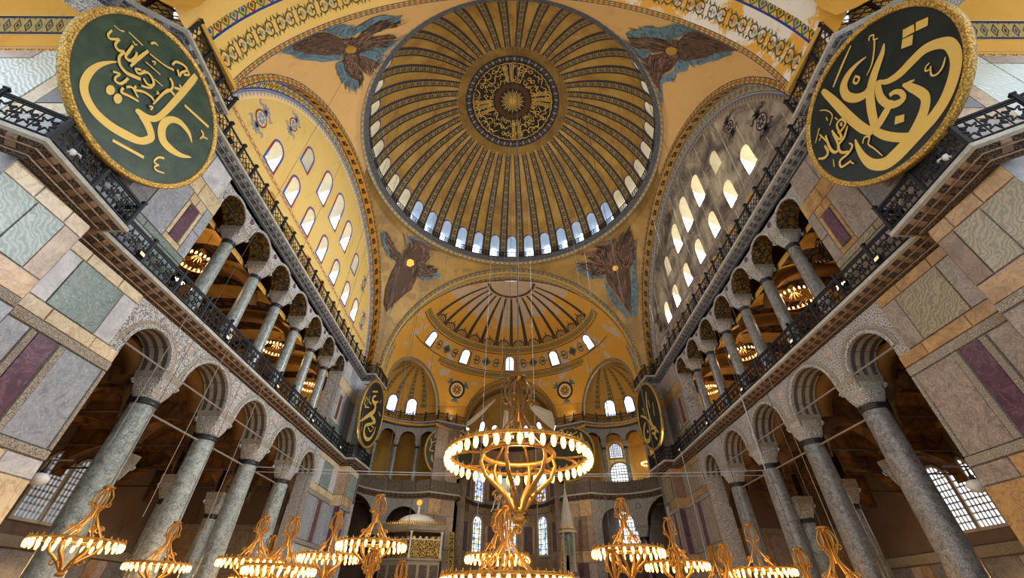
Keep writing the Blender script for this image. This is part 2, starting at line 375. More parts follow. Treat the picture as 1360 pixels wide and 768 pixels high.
def gallery_vault():
    g = G('gallery_vault', .8, 0, .15); p = g.pos(); x, y, z = g.sep(p); n = g.noise(p, .6, 4); v = g.vor(p, 1.2, 'DISTANCE_TO_EDGE')
    c = g.mix(n, 'd2a850', 'b88c3e'); bandm = (((y+8.5)/3.35).fr()-.5).abs().gt(.27)
    o = g.mix(v.lt(.12), '5a3f24', '2c2018'); c = g.mix(bandm, c, o); MT['gallery_vault'] = g.done(g.mix(n.sm(.5, .8)*.5, c, '3a2a1c'))
gallery_vault()
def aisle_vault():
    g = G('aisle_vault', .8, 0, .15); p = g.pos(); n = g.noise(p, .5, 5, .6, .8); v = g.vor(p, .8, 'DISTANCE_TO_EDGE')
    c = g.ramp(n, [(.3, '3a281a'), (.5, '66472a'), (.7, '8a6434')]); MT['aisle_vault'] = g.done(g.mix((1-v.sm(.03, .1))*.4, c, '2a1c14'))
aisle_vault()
def stripes_soffit():
    g = G('soffit_striped', .6, 0, .3); u, v = g.uv(); p = g.pos(); n = g.noise(p, 4, 4); m = ((v*3.).fr()-.5).abs().gt(.24)
    c = g.mix(m, g.mix(n, '5a5650', '3c3a3a'), g.mix(n, 'a29a8e', '857a6c')); j = ((u).fr()).lt(.04); MT['soffit_striped'] = g.done(g.mix(j, c, '4a3c30'))
stripes_soffit()
def gold_lattice():
    g = G('gilt_lattice', .45, .4, .4); p = g.pos(); v = g.vor(p, 4.5, 'DISTANCE_TO_EDGE'); g.bump(v, .6, .05); MT['gilt_lattice'] = g.done(g.mix(v.lt(.09), '3a2a14', 'c9a24a'))
gold_lattice()
def kioskpanel():
    g = G('kiosk_marble', .45); p = g.pos(); n = g.noise(p, 2, 4); MT['kiosk_marble'] = g.done(g.mix(n, 'b8a68c', '8d7a64'))
kioskpanel()
def gold_rim():
    g = G('gilt_rim', .45, .5, .4); p = g.pos(); v = g.vor(p, 16, 'F1'); n = g.noise(p, 12, 3); g.bump(v, .5, .02); MT['gilt_rim'] = g.done(g.mix(v.sm(.2, .75)*.8, 'd8b056', '6d4a1e'))
gold_rim()
def floor_mat():
    g = G('floor_marble', .35); p = g.pos(); n = g.noise(p, .5, 6, .6, 1.); MT['floor_marble'] = g.done(g.ramp(n, [(.3, '8a857c'), (.6, 'b0a99c')]))
floor_mat()

band('rib_semidome', '5a4526', '3a2a1c', ['241c18', '2f3a30', '2a2430'], .2, .44)
def medring():
    g = G('medallion_blocks', .7); u, v = g.uv(); k = (u*.5).fr(); fu = (u.fr()-.5).abs(); fv = (v-.5).abs(); q = fu.mx(fv*1.2)
    c = g.mix(k.lt(.5), '4a3a34', '2c3038'); c = g.mix(q.lt(.3)*k.gt(.5), c, '7f8fa4'); c = g.mix(q.lt(.14), c, 'b08a5a'); MT['medallion_blocks'] = g.done(g.mix(fv.gt(.45), c, '1c1c22'))
medring()

def soffit_painted():
    g = G('soffit_painted', .6, .1, .3); p = g.pos(); v = g.vor(p, 2.6, 'DISTANCE_TO_EDGE'); n = g.noise(p, 5, 4, .6, 1.); c = g.mix(n.sm(.42, .6), '8a6c34', '3a3a2a'); MT['soffit_painted'] = g.done(g.mix(v.lt(.06), c, '2a1c16'))
soffit_painted()
# ---------------------------------------------------------------- dimensions
WX, TH, PX, PY, PE = 17.0, 1.4, 15.95, 16.05, 19.0
Z1, Z1B, Z2, Z2B = 13.73, 13.1, 22.9, 22.28
EXM = Vector((-13.0, 24.6)); EXR = 6.2; EXT = Vector((.438, .899)); EXN = Vector((-.899, .438))
def ex_pt(a, r=EXR, sy=1):
    p = EXM + r*(-cos(a)*EXT+sin(a)*EXN); return (p.x, p.y*sy)
def NAVE_PATH():
    w = [ex_pt(radians(a), sy=-1) for a in (75, 62, 50, 38, 26, 14, 0)]
    e = [ex_pt(radians(a)) for a in range(0, 181, 9)]
    return w+[(-PX, -PY), (-WX, -PY), (-WX, PY), (-PX, PY)]+e+[(-7.2, 32.0), (-7.2, 33.4)]
PATH = NAVE_PATH()
def sweep_pts(path, off):
    out = []; n = len(path)
    for i in range(n):
        p = Vector(path[i]); ns = []
        if i: d = (p-Vector(path[i-1])).normalized(); ns.append(Vector((d.y, -d.x)))
        if i < n-1: d = (Vector(path[i+1])-p).normalized(); ns.append(Vector((d.y, -d.x)))
        m = ns[0] if len(ns) == 1 else (ns[0]+ns[1])/max(.35, 1+ns[0].dot(ns[1]))
        out.append(p+m*off)
    return out
def sweep(mb, path, prof, sx, mi=0, uv=None):
    rows = [[(q.x*sx, q.y, z) for q in sweep_pts(path, o)] for o, z in prof]
    L = [0]
    for a, b in zip(path, path[1:]): L.append(L[-1]+hypot(b[0]-a[0], b[1]-a[1]))
    n = len(prof)-1
    mb.grid(rows, (lambda i, j: (L[j]*uv, i/n)) if uv else None, mi)
SIDES = ((1, 'north', 'left'), (-1, 'south', 'right'))
def struct(name, label, kind='structure'): return empty(name, label=label, kind=kind)
# ---------------------------------------------------------------- floor
fm = MB(); fm.box(-36, 36, -45, 48, -.3, 0); fl = fm.build('floor', MT['floor_marble']); tag(fl, 'grey marble floor of the nave', kind='structure')
WALL = {}
for sx, nm, lr in SIDES: WALL[nm] = struct('wall_'+nm, 'two storey %s nave wall of carved arcades and marble panels below a windowed lunette' % lr)
# ---------------------------------------------------------------- arcades
def arcade(Pf, s0, s1, bays, zbot, zs, ztop, thick, crown_steps=16):
    """front wall, back wall and striped soffits of an arcade; Pf(s) -> (x, y, outward normal)"""
    w = MB(); sof = MB()
    def P(s, d, z): x, y, nx, ny = Pf(s); return (x+nx*d, y+ny*d, z)
    def wall(a, b, za, zb):
        k = max(1, int((b-a)/1.2)); ss = [a+(b-a)*i/k for i in range(k+1)]
        for d in (0, thick): w.grid([[P(s, d, za) for s in ss], [P(s, d, zb) for s in ss]])
        w.grid([[P(s, 0, za) for s in ss], [P(s, thick, za) for s in ss]])
        if za == zbot:
            for s in (a, b): w.face([P(s, 0, za), P(s, thick, za), P(s, thick, zs), P(s, 0, zs)])
    edges = [s0]+[e for b in bays for e in b]+[s1]
    for i in range(0, len(edges), 2):
        a, b = edges[i], edges[i+1]
        if b-a > 1e-3:
            ends = (i == 0 or i == len(edges)-2) and (b-a) > .9
            wall(a, b, zbot if ends else zs, ztop)
    for a, b in bays:
        r = (b-a)/2; c = (a+b)/2; n = crown_steps; h = min(r, ztop-zs-.18)
        an = [pi-pi*i/n for i in range(n+1)]; ss = [c+r*cos(t) for t in an]; zz = [zs+h*sin(t) for t in an]
        for d in (0, thick): w.grid([[P(s, d, z) for s, z in zip(ss, zz)], [P(s, d, ztop) for s in ss]])
        q = 6; sof.grid([[P(s, thick*k/q, z) for k in range(q+1)] for s, z in zip(ss, zz)], lambda i, j: (i*.35, j/6))
    return w, sof
def archivolt(Pf, a, b, zs, ztop, w0, w1, proud):
    """one moulded ring around an arch, standing proud of the wall"""
    m = MB(); r = (b-a)/2; c = (a+b)/2; n = 20; h = min(r, ztop-zs-.18)
    def P(s, d, z): x, y, nx, ny = Pf(s); return (x-nx*d, y-ny*d, z)
    prof = [(w0, 0), (w0, proud), ((w0+w1)/2, proud*1.4), (w1, proud), (w1, 0)]
    m.grid([[P(c+(r+w)*cos(t), d, zs+(h+w*.9)*sin(t)) for w, d in prof] for t in [pi-pi*i/n for i in range(n+1)]])
    return m
LOW_COLS = [-7.75, -2.65, 2.35, 7.35]; UP_COLS = [-8.5+3.35*k for k in range(6)]
LOW_BAYS = [(-11.1, -8.43)]+[(LOW_COLS[i]+.68, LOW_COLS[i+1]-.68) for i in range(3)]+[(8.03, 10.8)]
UP_BAYS = [(-11.1, -9.0)]+[(UP_COLS[i]+.5, UP_COLS[i+1]-.5) for i in range(5)]+[(8.75, 10.85)]
ZSL, ZSU = 11.0, 20.85
def wallf(sx): return lambda s: (-WX*sx, s, -sx, 0)
EXL = pi*EXR
def exf(sx):
    def f(s):
        a = s/EXR; x, y = ex_pt(a); q = ex_pt(a, EXR+1); return (x*sx, y, (q[0]-x)*sx, q[1]-y)
    return f
EX_UP = [EXL*(i+.5)/7 for i in range(7)]
EX_UB = [(c-EXL/14+.33, c+EXL/14-.33) for c in EX_UP]
EX_LB = [(1.2, 5.2), (6.9, 12.6), (14.3, 18.3)]
EX_UC = [EXL*i/7 for i in range(1, 7)]; EX_LC = [6.05, 13.45]
for sx, nm, lr in SIDES:
    p = WALL[nm]; dk = '_dark' if nm == 'south' else ''
    st = MT['stone_carved']; f = wallf(sx)
    for bays, zb, zs, zt, tag_ in ((LOW_BAYS, 0, ZSL, Z1B+.05, 'lower_arcade'), (UP_BAYS, Z1, ZSU, Z2B+.05, 'gallery_arcade')):
        w, so = arcade(f, -PY, PY, bays, zb, zs, zt, TH); o = w.build(tag_, st, p); so.build('arch_soffit', MT['soffit_striped'] if tag_ == 'lower_arcade' else MT['soffit_painted'], o)
        for a, b in bays:
            archivolt(f, a, b, zs, zt, .02, .2, .05).build('archivolt', st, p)
            if tag_ == 'lower_arcade': archivolt(f, a, b, zs, zt, .24, .42, .03).build('archivolt', MT['frieze_carved'], p)
            t = MB(); t.tube([(-(WX+.05)*sx, a-.1, zs+.02), (-(WX+.05)*sx, b+.1, zs+.02)], .045, 6); t.build('tie_rod', MT['tie_rod' if zs == ZSL else 'iron'], p)
    # roundels between the lower arches, rosettes between the upper
    for c in LOW_COLS:
        m = MB(); m.lathe([(0, .03), (.2, .03), (.24, .06), (.3, .03), (.3, 0)], 20); o = m.build('spandrel_disc', MT['marble_mauve'], p, loc=(-WX*sx, c, 12.55)); o.rotation_euler = (0, pi/2*sx, 0)
    for c in UP_COLS:
        m = MB(); m.lathe([(0, .03), (.12, .03), (.16, .05), (.2, 0)], 16); o = m.build('spandrel_disc', MT['marble_porphyry'], p, loc=(-WX*sx, c, 21.75)); o.rotation_euler = (0, pi/2*sx, 0)
    # exedra
    g = exf(sx); ex = struct('wall_exedra_'+nm, 'curved two storey %s exedra wall beside the apse' % lr)
    WALL['ex_'+nm] = ex
    for bays, zb, zs, zt, tag_ in ((EX_LB, 0, 10.2, Z1B+.05, 'lower_arcade'), (EX_UB, Z1, 20.6, Z2B+.05, 'gallery_arcade')):
        w, so = arcade(g, 0, EXL, bays, zb, zs, zt, .9); o = w.build(tag_, MT['stone_carved'], ex); so.build('arch_soffit', MT['vault_brown'], o)
        for a, b in bays: archivolt(g, a, b, zs, zt, .02, .22, .06).build('archivolt', MT['stone_carved'], ex)
    for c in (6.05, 13.45):
        x, y, nx, ny = g(c); m = MB(); m.lathe([(0, .05), (.25, .05), (.32, .08), (.38, 0)], 18); o = m.build('spandrel_disc', MT['marble_porphyry'], ex, loc=(x, y, 12.3)); o.rotation_euler = Vector((-nx, -ny, 0)).to_track_quat('Z', 'Y').to_euler()
    # back wall of the exedra aisle and gallery, floors and ceilings
    bm_ = MB(); an = [radians(a) for a in range(25, 184, 6)]
    def q(a, r, z): x, y = ex_pt(a, r); return (x*sx, y, z)
    bm_.grid([[q(a, 10.8, z) for a in an] for z in (0, 6, 13)], mi=0); bm_.grid([[q(a, 10.8, z) for a in an] for z in (13, 18, 22.8)], mi=1)
    bm_.grid([[q(a, r, 13.2) for a in an] for r in (6.9, 10.8)], mi=2); bm_.grid([[q(a, r, z) for a in an] for r, z in ((6.9, 22.0), (8.8, 22.9), (10.8, 21))], mi=1)
    bm_.build('aisle_back_wall', [MT['aisle_wall'], MT['plaster_gallery'], MT['vault_brown']], ex)
    # flank beside the apse
    fl_ = MB(); a, b = Vector(ex_pt(pi)), Vector((-7.2, 32.0))
    for z0, z1 in ((0, Z1B), (Z1, Z2B)): fl_.grid([[(q_.x*sx, q_.y, z) for q_ in (a, b, Vector((-7.2, 35.6)))] for z in (z0, z1)])
    fl_.build('flank_wall', MT['marble_umber'], ex)
    # piers
    pw = struct('wall_pier_%s_west' % nm, 'tall %s pier near the viewer faced with framed marble slabs' % lr); WALL['pw_'+nm] = pw
    pe = struct('wall_pier_%s_east' % nm, 'far %s pier beside the apse exedra faced with marble slabs' % lr); WALL['pe_'+nm] = pe
    def blk(mb, x0, x1, y0, y1, z0, z1): mb.box(min(x0*sx, x1*sx), max(x0*sx, x1*sx), y0, y1, z0, z1)
    m = MB(); blk(m, -26, -PX+.02, -PE, -PY, 0, Z2-.02); m.build('pier_core', MT['marble_slate'], pw)
    m = MB(); blk(m, -26, -PX+.02, PY, PE, 0, Z2-.02); m.build('pier_core', MT['marble_slate'], pe)
# ---------------------------------------------------------------- marble slabs
def slab(parent, O, U, N, u0, u1, z0, z1, mat, t=.06, g=.012):
    O, U, N = Vector(O), Vector(U), Vector(N); t *= random.uniform(.85, 1.25)
    def P(u, z, d): q = O+U*u+N*d; return (q.x, q.y, z)
    b = .02; m = MB()
    a0, a1, c0, c1 = u0+g, u1-g, z0+g, z1-g
    m.hexa([P(a0, c0, 0), P(a1, c0, 0), P(a1, c1, 0), P(a0, c1, 0), P(a0+b, c0+b, t), P(a1-b, c0+b, t), P(a1-b, c1-b, t), P(a0+b, c1-b, t)])
    return m.build('marble_slab', MT[mat], parent)
SOUTH_SHADED = {'marble_cream': 'marble_ochre', 'marble_white': 'marble_taupe', 'marble_green': 'marble_wave_olive', 'marble_wave_green': 'marble_wave_olive', 'marble_grey': 'marble_taupe', 'marble_brown': 'marble_umber', 'marble_tan': 'marble_ochre', 'marble_mauve': 'marble_taupe', 'marble_slate': 'marble_slate', 'marble_wave_white': 'marble_wave_white'}  # own olive and brown marbles, toned darker to carry the south side's shade
def rows(parent, O, U, N, R, south):
    for z0, z1, u0, u1, items in R:
        tot = sum(w for w, _ in items); u = u0
        for w, mt in items:
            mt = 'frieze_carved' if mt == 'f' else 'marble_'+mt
            if south: mt = SOUTH_SHADED.get(mt, mt)
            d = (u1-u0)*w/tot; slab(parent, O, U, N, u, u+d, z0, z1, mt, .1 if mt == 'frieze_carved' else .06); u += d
LOWER = lambda a, b, c: [(12.62, Z1B+.02, a, b, [(1.3, 'cream'), (1.5, 'cream'), (1.1, 'cream')]), (10.5, 12.62, a, b, [(1.25, 'white'), (2.05, 'green'), (.8, 'white')]),
    (9.95, 10.5, a, c, [(1.6, 'cream'), (1.9, 'cream'), (1.2, 'cream')]), (9.55, 9.95, a, c, [(1, 'f')]), (6.3, 9.55, a, c, [(1.5, 'grey'), (.3, 'f'), (.85, 'porphyry'), (.3, 'f'), (1.75, 'grey'), (.2, 'f')]),
    (5.95, 6.3, a, c, [(1, 'f')]), (5.3, 5.95, a, c, [(1.5, 'white'), (1.8, 'cream'), (1.3, 'white')]), (3.1, 5.3, a, c, [(1, 'cream'), (1.4, 'white'), (1, 'cream')]), (.3, 3.1, a, c, [(1.4, 'grey'), (1, 'green'), (1.4, 'grey')])]
PIERL = lambda a, b: [(12.5, Z1B+.02, a, b, [(1.2, 'cream'), (1.3, 'cream'), (.9, 'cream')]), (10.45, 12.5, a, b, [(1.35, 'wave_green'), (1.15, 'wave_green'), (.75, 'brown')]), (9.65, 10.45, a, b, [(1.2, 'brown'), (1.6, 'tan')]),
    (9.3, 9.65, a, b, [(1, 'f')]), (6.3, 9.3, a, b, [(1.2, 'grey'), (.3, 'f'), (.7, 'porphyry'), (.3, 'f'), (.8, 'grey')]), (5.95, 6.3, a, b, [(1, 'f')]), (4.2, 5.95, a, b, [(1, 'cream'), (1, 'white')]), (.3, 4.2, a, b, [(1, 'grey'), (1, 'green')])]
UPPER = lambda a, b: [(13.8, 15.6, a, b, [(1.3, 'green'), (1, 'grey'), (1.6, 'green')]), (15.6, 16.0, a, b, [(1.5, 'green'), (1.8, 'green')]), (16.0, 19.3, a, b-1.75, [(1.1, 'slate'), (1, 'grey')]),
    (16.0, 16.35, b-1.75, b-.6, [(1, 'cream')]), (16.35, 18.7, b-1.75, b-.6, [(.25, 'cream'), (.7, 'porphyry'), (.25, 'cream')]), (18.7, 19.3, b-1.75, b-.6, [(.5, 'cream'), (.6, 'cream')]), (16.0, 17.6, b-.6, b, [(1, 'grey')]), (17.6, 19.3, b-.6, b, [(1, 'grey')]),
    (19.3, 20.35, a, b, [(1.3, 'cream'), (1.6, 'cream'), (1.3, 'cream')]), (20.35, Z2B, a, b-.4, [(1.2, 'white'), (1.5, 'grey'), (1.5, 'white')])]
UPIER = lambda a, b: [(13.8, 15.8, a, b, [(1, 'grey'), (1, 'slate'), (1, 'grey')]), (15.8, 19.3, a, b, [(.8, 'slate'), (.5, 'dark'), (.9, 'slate')]), (19.3, 20.3, a, b, [(1, 'cream'), (1, 'cream')]), (20.3, Z2B, a, b, [(1, 'grey'), (1, 'white'), (1, 'grey')])]
for sx, nm, lr in SIDES:
    S = nm == 'south'; w = WALL[nm]; N = (sx, 0, 0)
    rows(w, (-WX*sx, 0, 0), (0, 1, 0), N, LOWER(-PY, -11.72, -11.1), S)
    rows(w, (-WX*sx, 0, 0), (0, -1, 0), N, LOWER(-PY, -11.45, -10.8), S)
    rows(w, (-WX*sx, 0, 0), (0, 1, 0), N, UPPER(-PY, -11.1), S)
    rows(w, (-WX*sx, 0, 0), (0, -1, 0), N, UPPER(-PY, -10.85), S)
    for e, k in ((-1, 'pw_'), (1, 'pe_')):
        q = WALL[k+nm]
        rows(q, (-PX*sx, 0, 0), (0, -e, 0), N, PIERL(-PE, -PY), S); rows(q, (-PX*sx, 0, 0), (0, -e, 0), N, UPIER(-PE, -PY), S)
        # the reveal facing the middle of the nave
        rows(q, (0, PY*e, 0), (sx, 0, 0), (0, -e, 0), [(12.5, Z1B, -WX, -PX, [(1, 'cream')]), (10.45, 12.5, -WX, -PX, [(1, 'brown')]), (9.5, 10.45, -WX, -PX, [(1, 'cream')]), (5.9, 9.5, -WX, -PX, [(.5, 'grey'), (.5, 'porphyry')]), (5.2, 5.9, -WX, -PX, [(1, 'cream')]), (.3, 5.2, -WX, -PX, [(1, 'grey')]), (13.8, 19.3, -WX, -PX, [(1, 'white'), (1, 'green')]), (19.3, 20.3, -WX, -PX, [(1, 'cream')]), (20.3, Z2B, -WX, -PX, [(1, 'white')])], S)
    # west face of the near pier, seen through the gallery opening
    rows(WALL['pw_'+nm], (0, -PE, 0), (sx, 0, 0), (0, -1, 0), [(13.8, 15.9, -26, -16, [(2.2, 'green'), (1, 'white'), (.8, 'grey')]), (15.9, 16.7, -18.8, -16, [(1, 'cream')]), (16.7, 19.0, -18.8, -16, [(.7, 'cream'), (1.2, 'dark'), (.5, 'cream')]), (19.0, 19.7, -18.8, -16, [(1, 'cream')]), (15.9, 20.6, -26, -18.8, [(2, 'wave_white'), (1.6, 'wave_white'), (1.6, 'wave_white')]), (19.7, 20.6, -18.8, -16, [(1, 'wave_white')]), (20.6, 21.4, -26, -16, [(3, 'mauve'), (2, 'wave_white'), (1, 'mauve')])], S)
    gv = MB(); n = 10
    gv.grid([[(x*sx, -PE-4.2+4.2*cos(pi/2*i/n)-.02, 21.4+4.4*sin(pi/2*i/n)) for x in (-27, -21.5, -16)] for i in range(n+1)]); o = gv.build('gallery_vault', MT['plaster_conch'], WALL['pw_'+nm])
    for k, (a0, a1, mt) in enumerate(((0, .07, 'band_red'), (.2, .36, 'band_dark'))):
        bb = MB(); bb.grid([[(x*sx, -PE-4.18+4.2*cos(pi/2*(a0+(a1-a0)*i/3))-.05, 21.38+4.4*sin(pi/2*(a0+(a1-a0)*i/3))) for x in (-27, -24, -21, -18, -16)] for i in range(4)], lambda i, j: (j*6, i/3)); bb.build('painted_band', MT[mt], o)
# slabs on the exedra piers and the apse flanks
for sx, nm, lr in SIDES:
    ex = WALL['ex_'+nm]; a, b = Vector(ex_pt(pi)), Vector((-7.2, 32.0)); d = (b-a); L = d.length; d.normalize(); n = Vector((d.y, -d.x))
    R = [(11.2, Z1B, .05, L, [(1, 'tan'), (1.2, 'brown')]), (7.6, 11.2, .05, L, [(.5, 'brown'), (1, 'umber'), (.6, 'brown')]), (6.4, 7.6, .05, L, [(1, 'tan'), (1, 'brown')]), (.5, 6.4, .05, L, [(.6, 'mauve'), (.8, 'porphyry'), (.6, 'mauve')]), (13.9, 18, .05, L, [(1, 'umber'), (1, 'brown')]), (18, Z2B, .05, L, [(1, 'brown'), (1, 'umber')])]
    rows(ex, (a.x*sx, a.y, 0), (d.x*sx, d.y, 0), (n.x*sx, n.y, 0), R, False)
# ---------------------------------------------------------------- cornices
CPROF = [(-.02, -.63), (.1, -.6), (.16, -.46), (.34, -.36), (.4, -.3), (.56, -.2)]; LPROF = [(.56, -.2), (.7, -.16), (.7, 0), (-.5, 0)]
br = MB(); br.hexa([(-.13, -.1, -.14), (.13, -.1, -.14), (.13, .22, 0.02), (-.13, .22, 0.02), (-.13, -.1, .16), (.13, -.1, .16), (.13, .3, .16), (-.13, .3, .16)])
TR = 0; CORN = {}
for sx, nm, lr in SIDES:
    for lev, (z, mat, lm, word) in enumerate(((Z1, 'cornice_carved', 'marble_lip', 'lower gallery'), (Z2, 'cornice_carved_grey', 'marble_lip', 'upper'))):
        TR += 1; t = struct('trim_%d' % TR, 'carved %s cornice running along the %s side of the nave' % (word, lr)); CORN[nm, lev] = t
        m = MB(); sweep(m, PATH, [(o, z+h) for o, h in CPROF], sx); m.build('cornice', MT[mat], t)
        m = MB(); sweep(m, PATH, [(o, z+h) for o, h in LPROF], sx); m.build('cornice_lip', MT[lm], t)
        bme = br.mesh('bracket', MT['marble_umber' if lev == 0 else 'marble_slate']); acc = .3
        for o_, h_ in ((.13, -.52), (.37, -.335)):
            b_ = MB(); sweep(b_, PATH, [(o_-.02, z+h_+.04), (o_+.05, z+h_+.0), (o_+.04, z+h_-.05), (o_-.03, z+h_-.02)], sx); b_.build('bead_moulding', MT['marble_umber' if lev == 0 else 'marble_slate'], t)
        for (x0, y0), (x1, y1) in zip(PATH, PATH[1:]):
            L = hypot(x1-x0, y1-y0); d = Vector((x1-x0, y1-y0))/L; nr = Vector((d.y, -d.x)); s = acc
            while s < L-.1:
                p = Vector((x0, y0))+d*s+nr*.28
                if p.y > -21.5 and p.y < 31.8: put('bracket', bme, t, (p.x*sx, p.y, z-.33), atan2(nr.y, nr.x*sx)-pi/2)
                s += .62
            acc = s-L if L > .5 else .3
# ---------------------------------------------------------------- lunettes under the north and south arches
XN, RN, ZN, YE, RE, ZE = 16.0, 16.0, 22.9, 16.1, 15.5, 24.2
TW = [(c, 26.25, 1.2, 2.35) for c in (-9.8, -6.75, -3.55, -.3, 2.95, 6.3, 9.25)]+[(-6.85, 30.3, 1.2, 2.1), (-3.4, 30.45, 1.45, 3.35), (-.4, 30.45, 1.6, 3.9), (2.65, 30.45, 1.45, 3.3), (6.2, 30.3, 1.2, 2.2)]
def arch_poly(c, z0, w, h, n=8, gr=0.):
    r = w/2+gr; zs = z0+h-w/2
    return [(c-r, z0-gr), (c+r, z0-gr)]+[(c+r*cos(pi*i/n), zs+r*sin(pi*i/n)) for i in range(n+1)]
def grille(w, h, nx, nz, t=.05):
    m = MB(); zs = h-w/2
    def top(x): return zs+sqrt(max(0, (w/2)**2-x*x))
    for i in range(1, nx): x = -w/2+w*i/nx; m.box(x-t/2, x+t/2, -.03, .03, 0, top(x))
    for k in range(1, nz):
        z = h*k/nz; hw = w/2 if z < zs else sqrt(max(0, (w/2)**2-(z-zs)**2)); m.box(-hw, hw, -.03, .03, z-t/2, z+t/2)
    return m
for sx, nm, lr in SIDES:
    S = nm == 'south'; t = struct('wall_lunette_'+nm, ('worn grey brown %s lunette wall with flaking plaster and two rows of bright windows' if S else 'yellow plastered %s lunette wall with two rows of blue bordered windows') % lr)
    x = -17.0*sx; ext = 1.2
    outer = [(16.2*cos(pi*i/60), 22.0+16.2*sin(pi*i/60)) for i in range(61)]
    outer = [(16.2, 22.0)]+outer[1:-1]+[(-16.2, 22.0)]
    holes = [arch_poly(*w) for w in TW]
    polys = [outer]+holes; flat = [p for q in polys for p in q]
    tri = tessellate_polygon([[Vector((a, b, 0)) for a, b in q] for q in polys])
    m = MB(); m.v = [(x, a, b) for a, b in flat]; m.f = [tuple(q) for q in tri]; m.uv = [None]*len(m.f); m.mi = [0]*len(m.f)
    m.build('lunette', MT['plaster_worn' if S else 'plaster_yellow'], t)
    for k, w in enumerate(TW):
        h = arch_poly(*w); wn = empty('window', (0, 0, 0)); wn.parent = t
        m = MB(); m.grid([[(x-d*sx, a, b) for a, b in h+[h[0]]] for d in (0, ext)]); m.build('reveal', MT['reveal_cream'], wn)
        m = MB(); m.face([(x-ext*sx, a, b) for a, b in h]); m.build('pane', MT['pane_warm' if S else 'pane_day'], wn)
        gm = grille(w[2], w[3], 4, max(5, int(w[3]/.38))).mesh('grille', MT['grille_stone']); o = put('grille', gm, wn, (x-(ext-.12)*sx, w[0], w[1]), pi/2)
        if not S:
            hb = arch_poly(*w, gr=.2); m = MB(); m.grid([[(x+.015*sx, a, b) for a, b in q+[q[0]]] for q in (h, hb)], lambda i, j: (j*2.0, i)); m.build('painted_border', MT['window_border'], wn)
    # blind arches behind the upper railing
    for c in (-8.2, -4.9, -1.7, 1.5, 4.7, 7.9):
        for gr, mt, d in ((.0, 'plaster_gallery' if not S else 'marble_mauve', .02), ):
            pl = arch_poly(c, 23.0, 1.3, 2.0, 10); m = MB(); m.face([(x+d*sx, a, b) for a, b in pl]); m.build('blind_niche', MT[mt], t)
            m = MB(); m.tube([(x+.04*sx, a, b) for a, b in pl[1:]+[pl[0]]], .09, 6); m.build('niche_moulding', MT['paint_yellow'], t)
    m = MB(); m.grid([[(x+.02*sx, y, z) for y in (-14.6, 0, 14.6)] for z in (25.68, 26.0)], lambda i, j: (j*24, i)); m.build('painted_band', MT['band_lattice_worn' if S else 'band_lattice'], t)
    # the great arch with its painted rings
    ga = struct('ceiling_arch_'+nm, 'great %s arch with painted lozenge bands framing the lunette' % lr)
    n = 72; an = [pi*i/n for i in range(n+1)]
    def ring(mb, x0, r0, c0, x1, r1, c1, rep):
        mb.grid([[(x0*-sx, r0*cos(a), max(22.5, c0+r0*sin(a))) for a in an], [(x1*-sx, r1*cos(a), max(22.5, c1+r1*sin(a))) for a in an]], lambda i, j: (j*rep/n, i))
    for mt, x0, r0, c0, x1, r1, c1, rep in (('band_red', 16.0, 16.0, 22.9, 16.0, 15.5, 22.9, 80), ('band_soffit_worn' if S else 'band_soffit', 16.0, 15.5, 22.9, 16.8, 16.15, 22.1, 40), ('band_worn' if S else 'band_diamond', 16.8, 16.15, 22.1, 16.9, 15.4, 22.1, 64), ('paint_greyblue', 16.9, 15.4, 22.1, 16.97, 15.35, 22.1, 1), ('sawtooth_worn' if S else 'sawtooth', 16.97, 15.35, 22.1, 16.98, 14.85, 22.1, 110)):
        m = MB(); ring(m, x0, r0, c0, x1, r1, c1, rep); m.build('arch_band', MT[mt], ga)
# ---------------------------------------------------------------- pendentives
def half(R, zc, z): d = z-zc; return R if d <= 0 else sqrt(max(0, R*R-d*d))
def pend(sx, sy, t, z, off=0.):
    yN = half(RN, ZN, z); xE = half(RE, ZE, z); aN = atan2(yN, XN); aE = atan2(YE, xE); rN = hypot(XN, yN); rE = hypot(xE, YE)
    a = aN+(aE-aN)*t; r = rN+(rE-rN)*t-off; return Vector((sx*r*cos(a), sy*r*sin(a), z))
for sx, sy, word, mt in ((-1, -1, 'near left', 'plaster_peach'), (1, -1, 'near right', 'plaster_peach'), (-1, 1, 'far left', 'gold_pendentive'), (1, 1, 'far right', 'gold_pendentive')):
    m = MB(); zs = [22.5, 24, 26, 28, 30, 32, 33.5, 35, 36, 37, 37.8, 38.3, 38.6, 38.8, 38.9, 39.1, 39.3, 39.5, 39.6, 39.7]
    m.grid([[pend(sx, sy, i/24, z) for i in range(25)] for z in zs]+[[Vector((sx*16.05*cos(pi/2*i/24), sy*16.05*sin(pi/2*i/24), 40.2)) for i in range(25)]])
    o = m.build('ceiling_pendentive', MT[mt], smooth=True); tag(o, '%s pendentive, curved triangle of %s between the great arches' % (word, 'peach plaster' if sy < 0 else 'gold mosaic'), kind='structure')
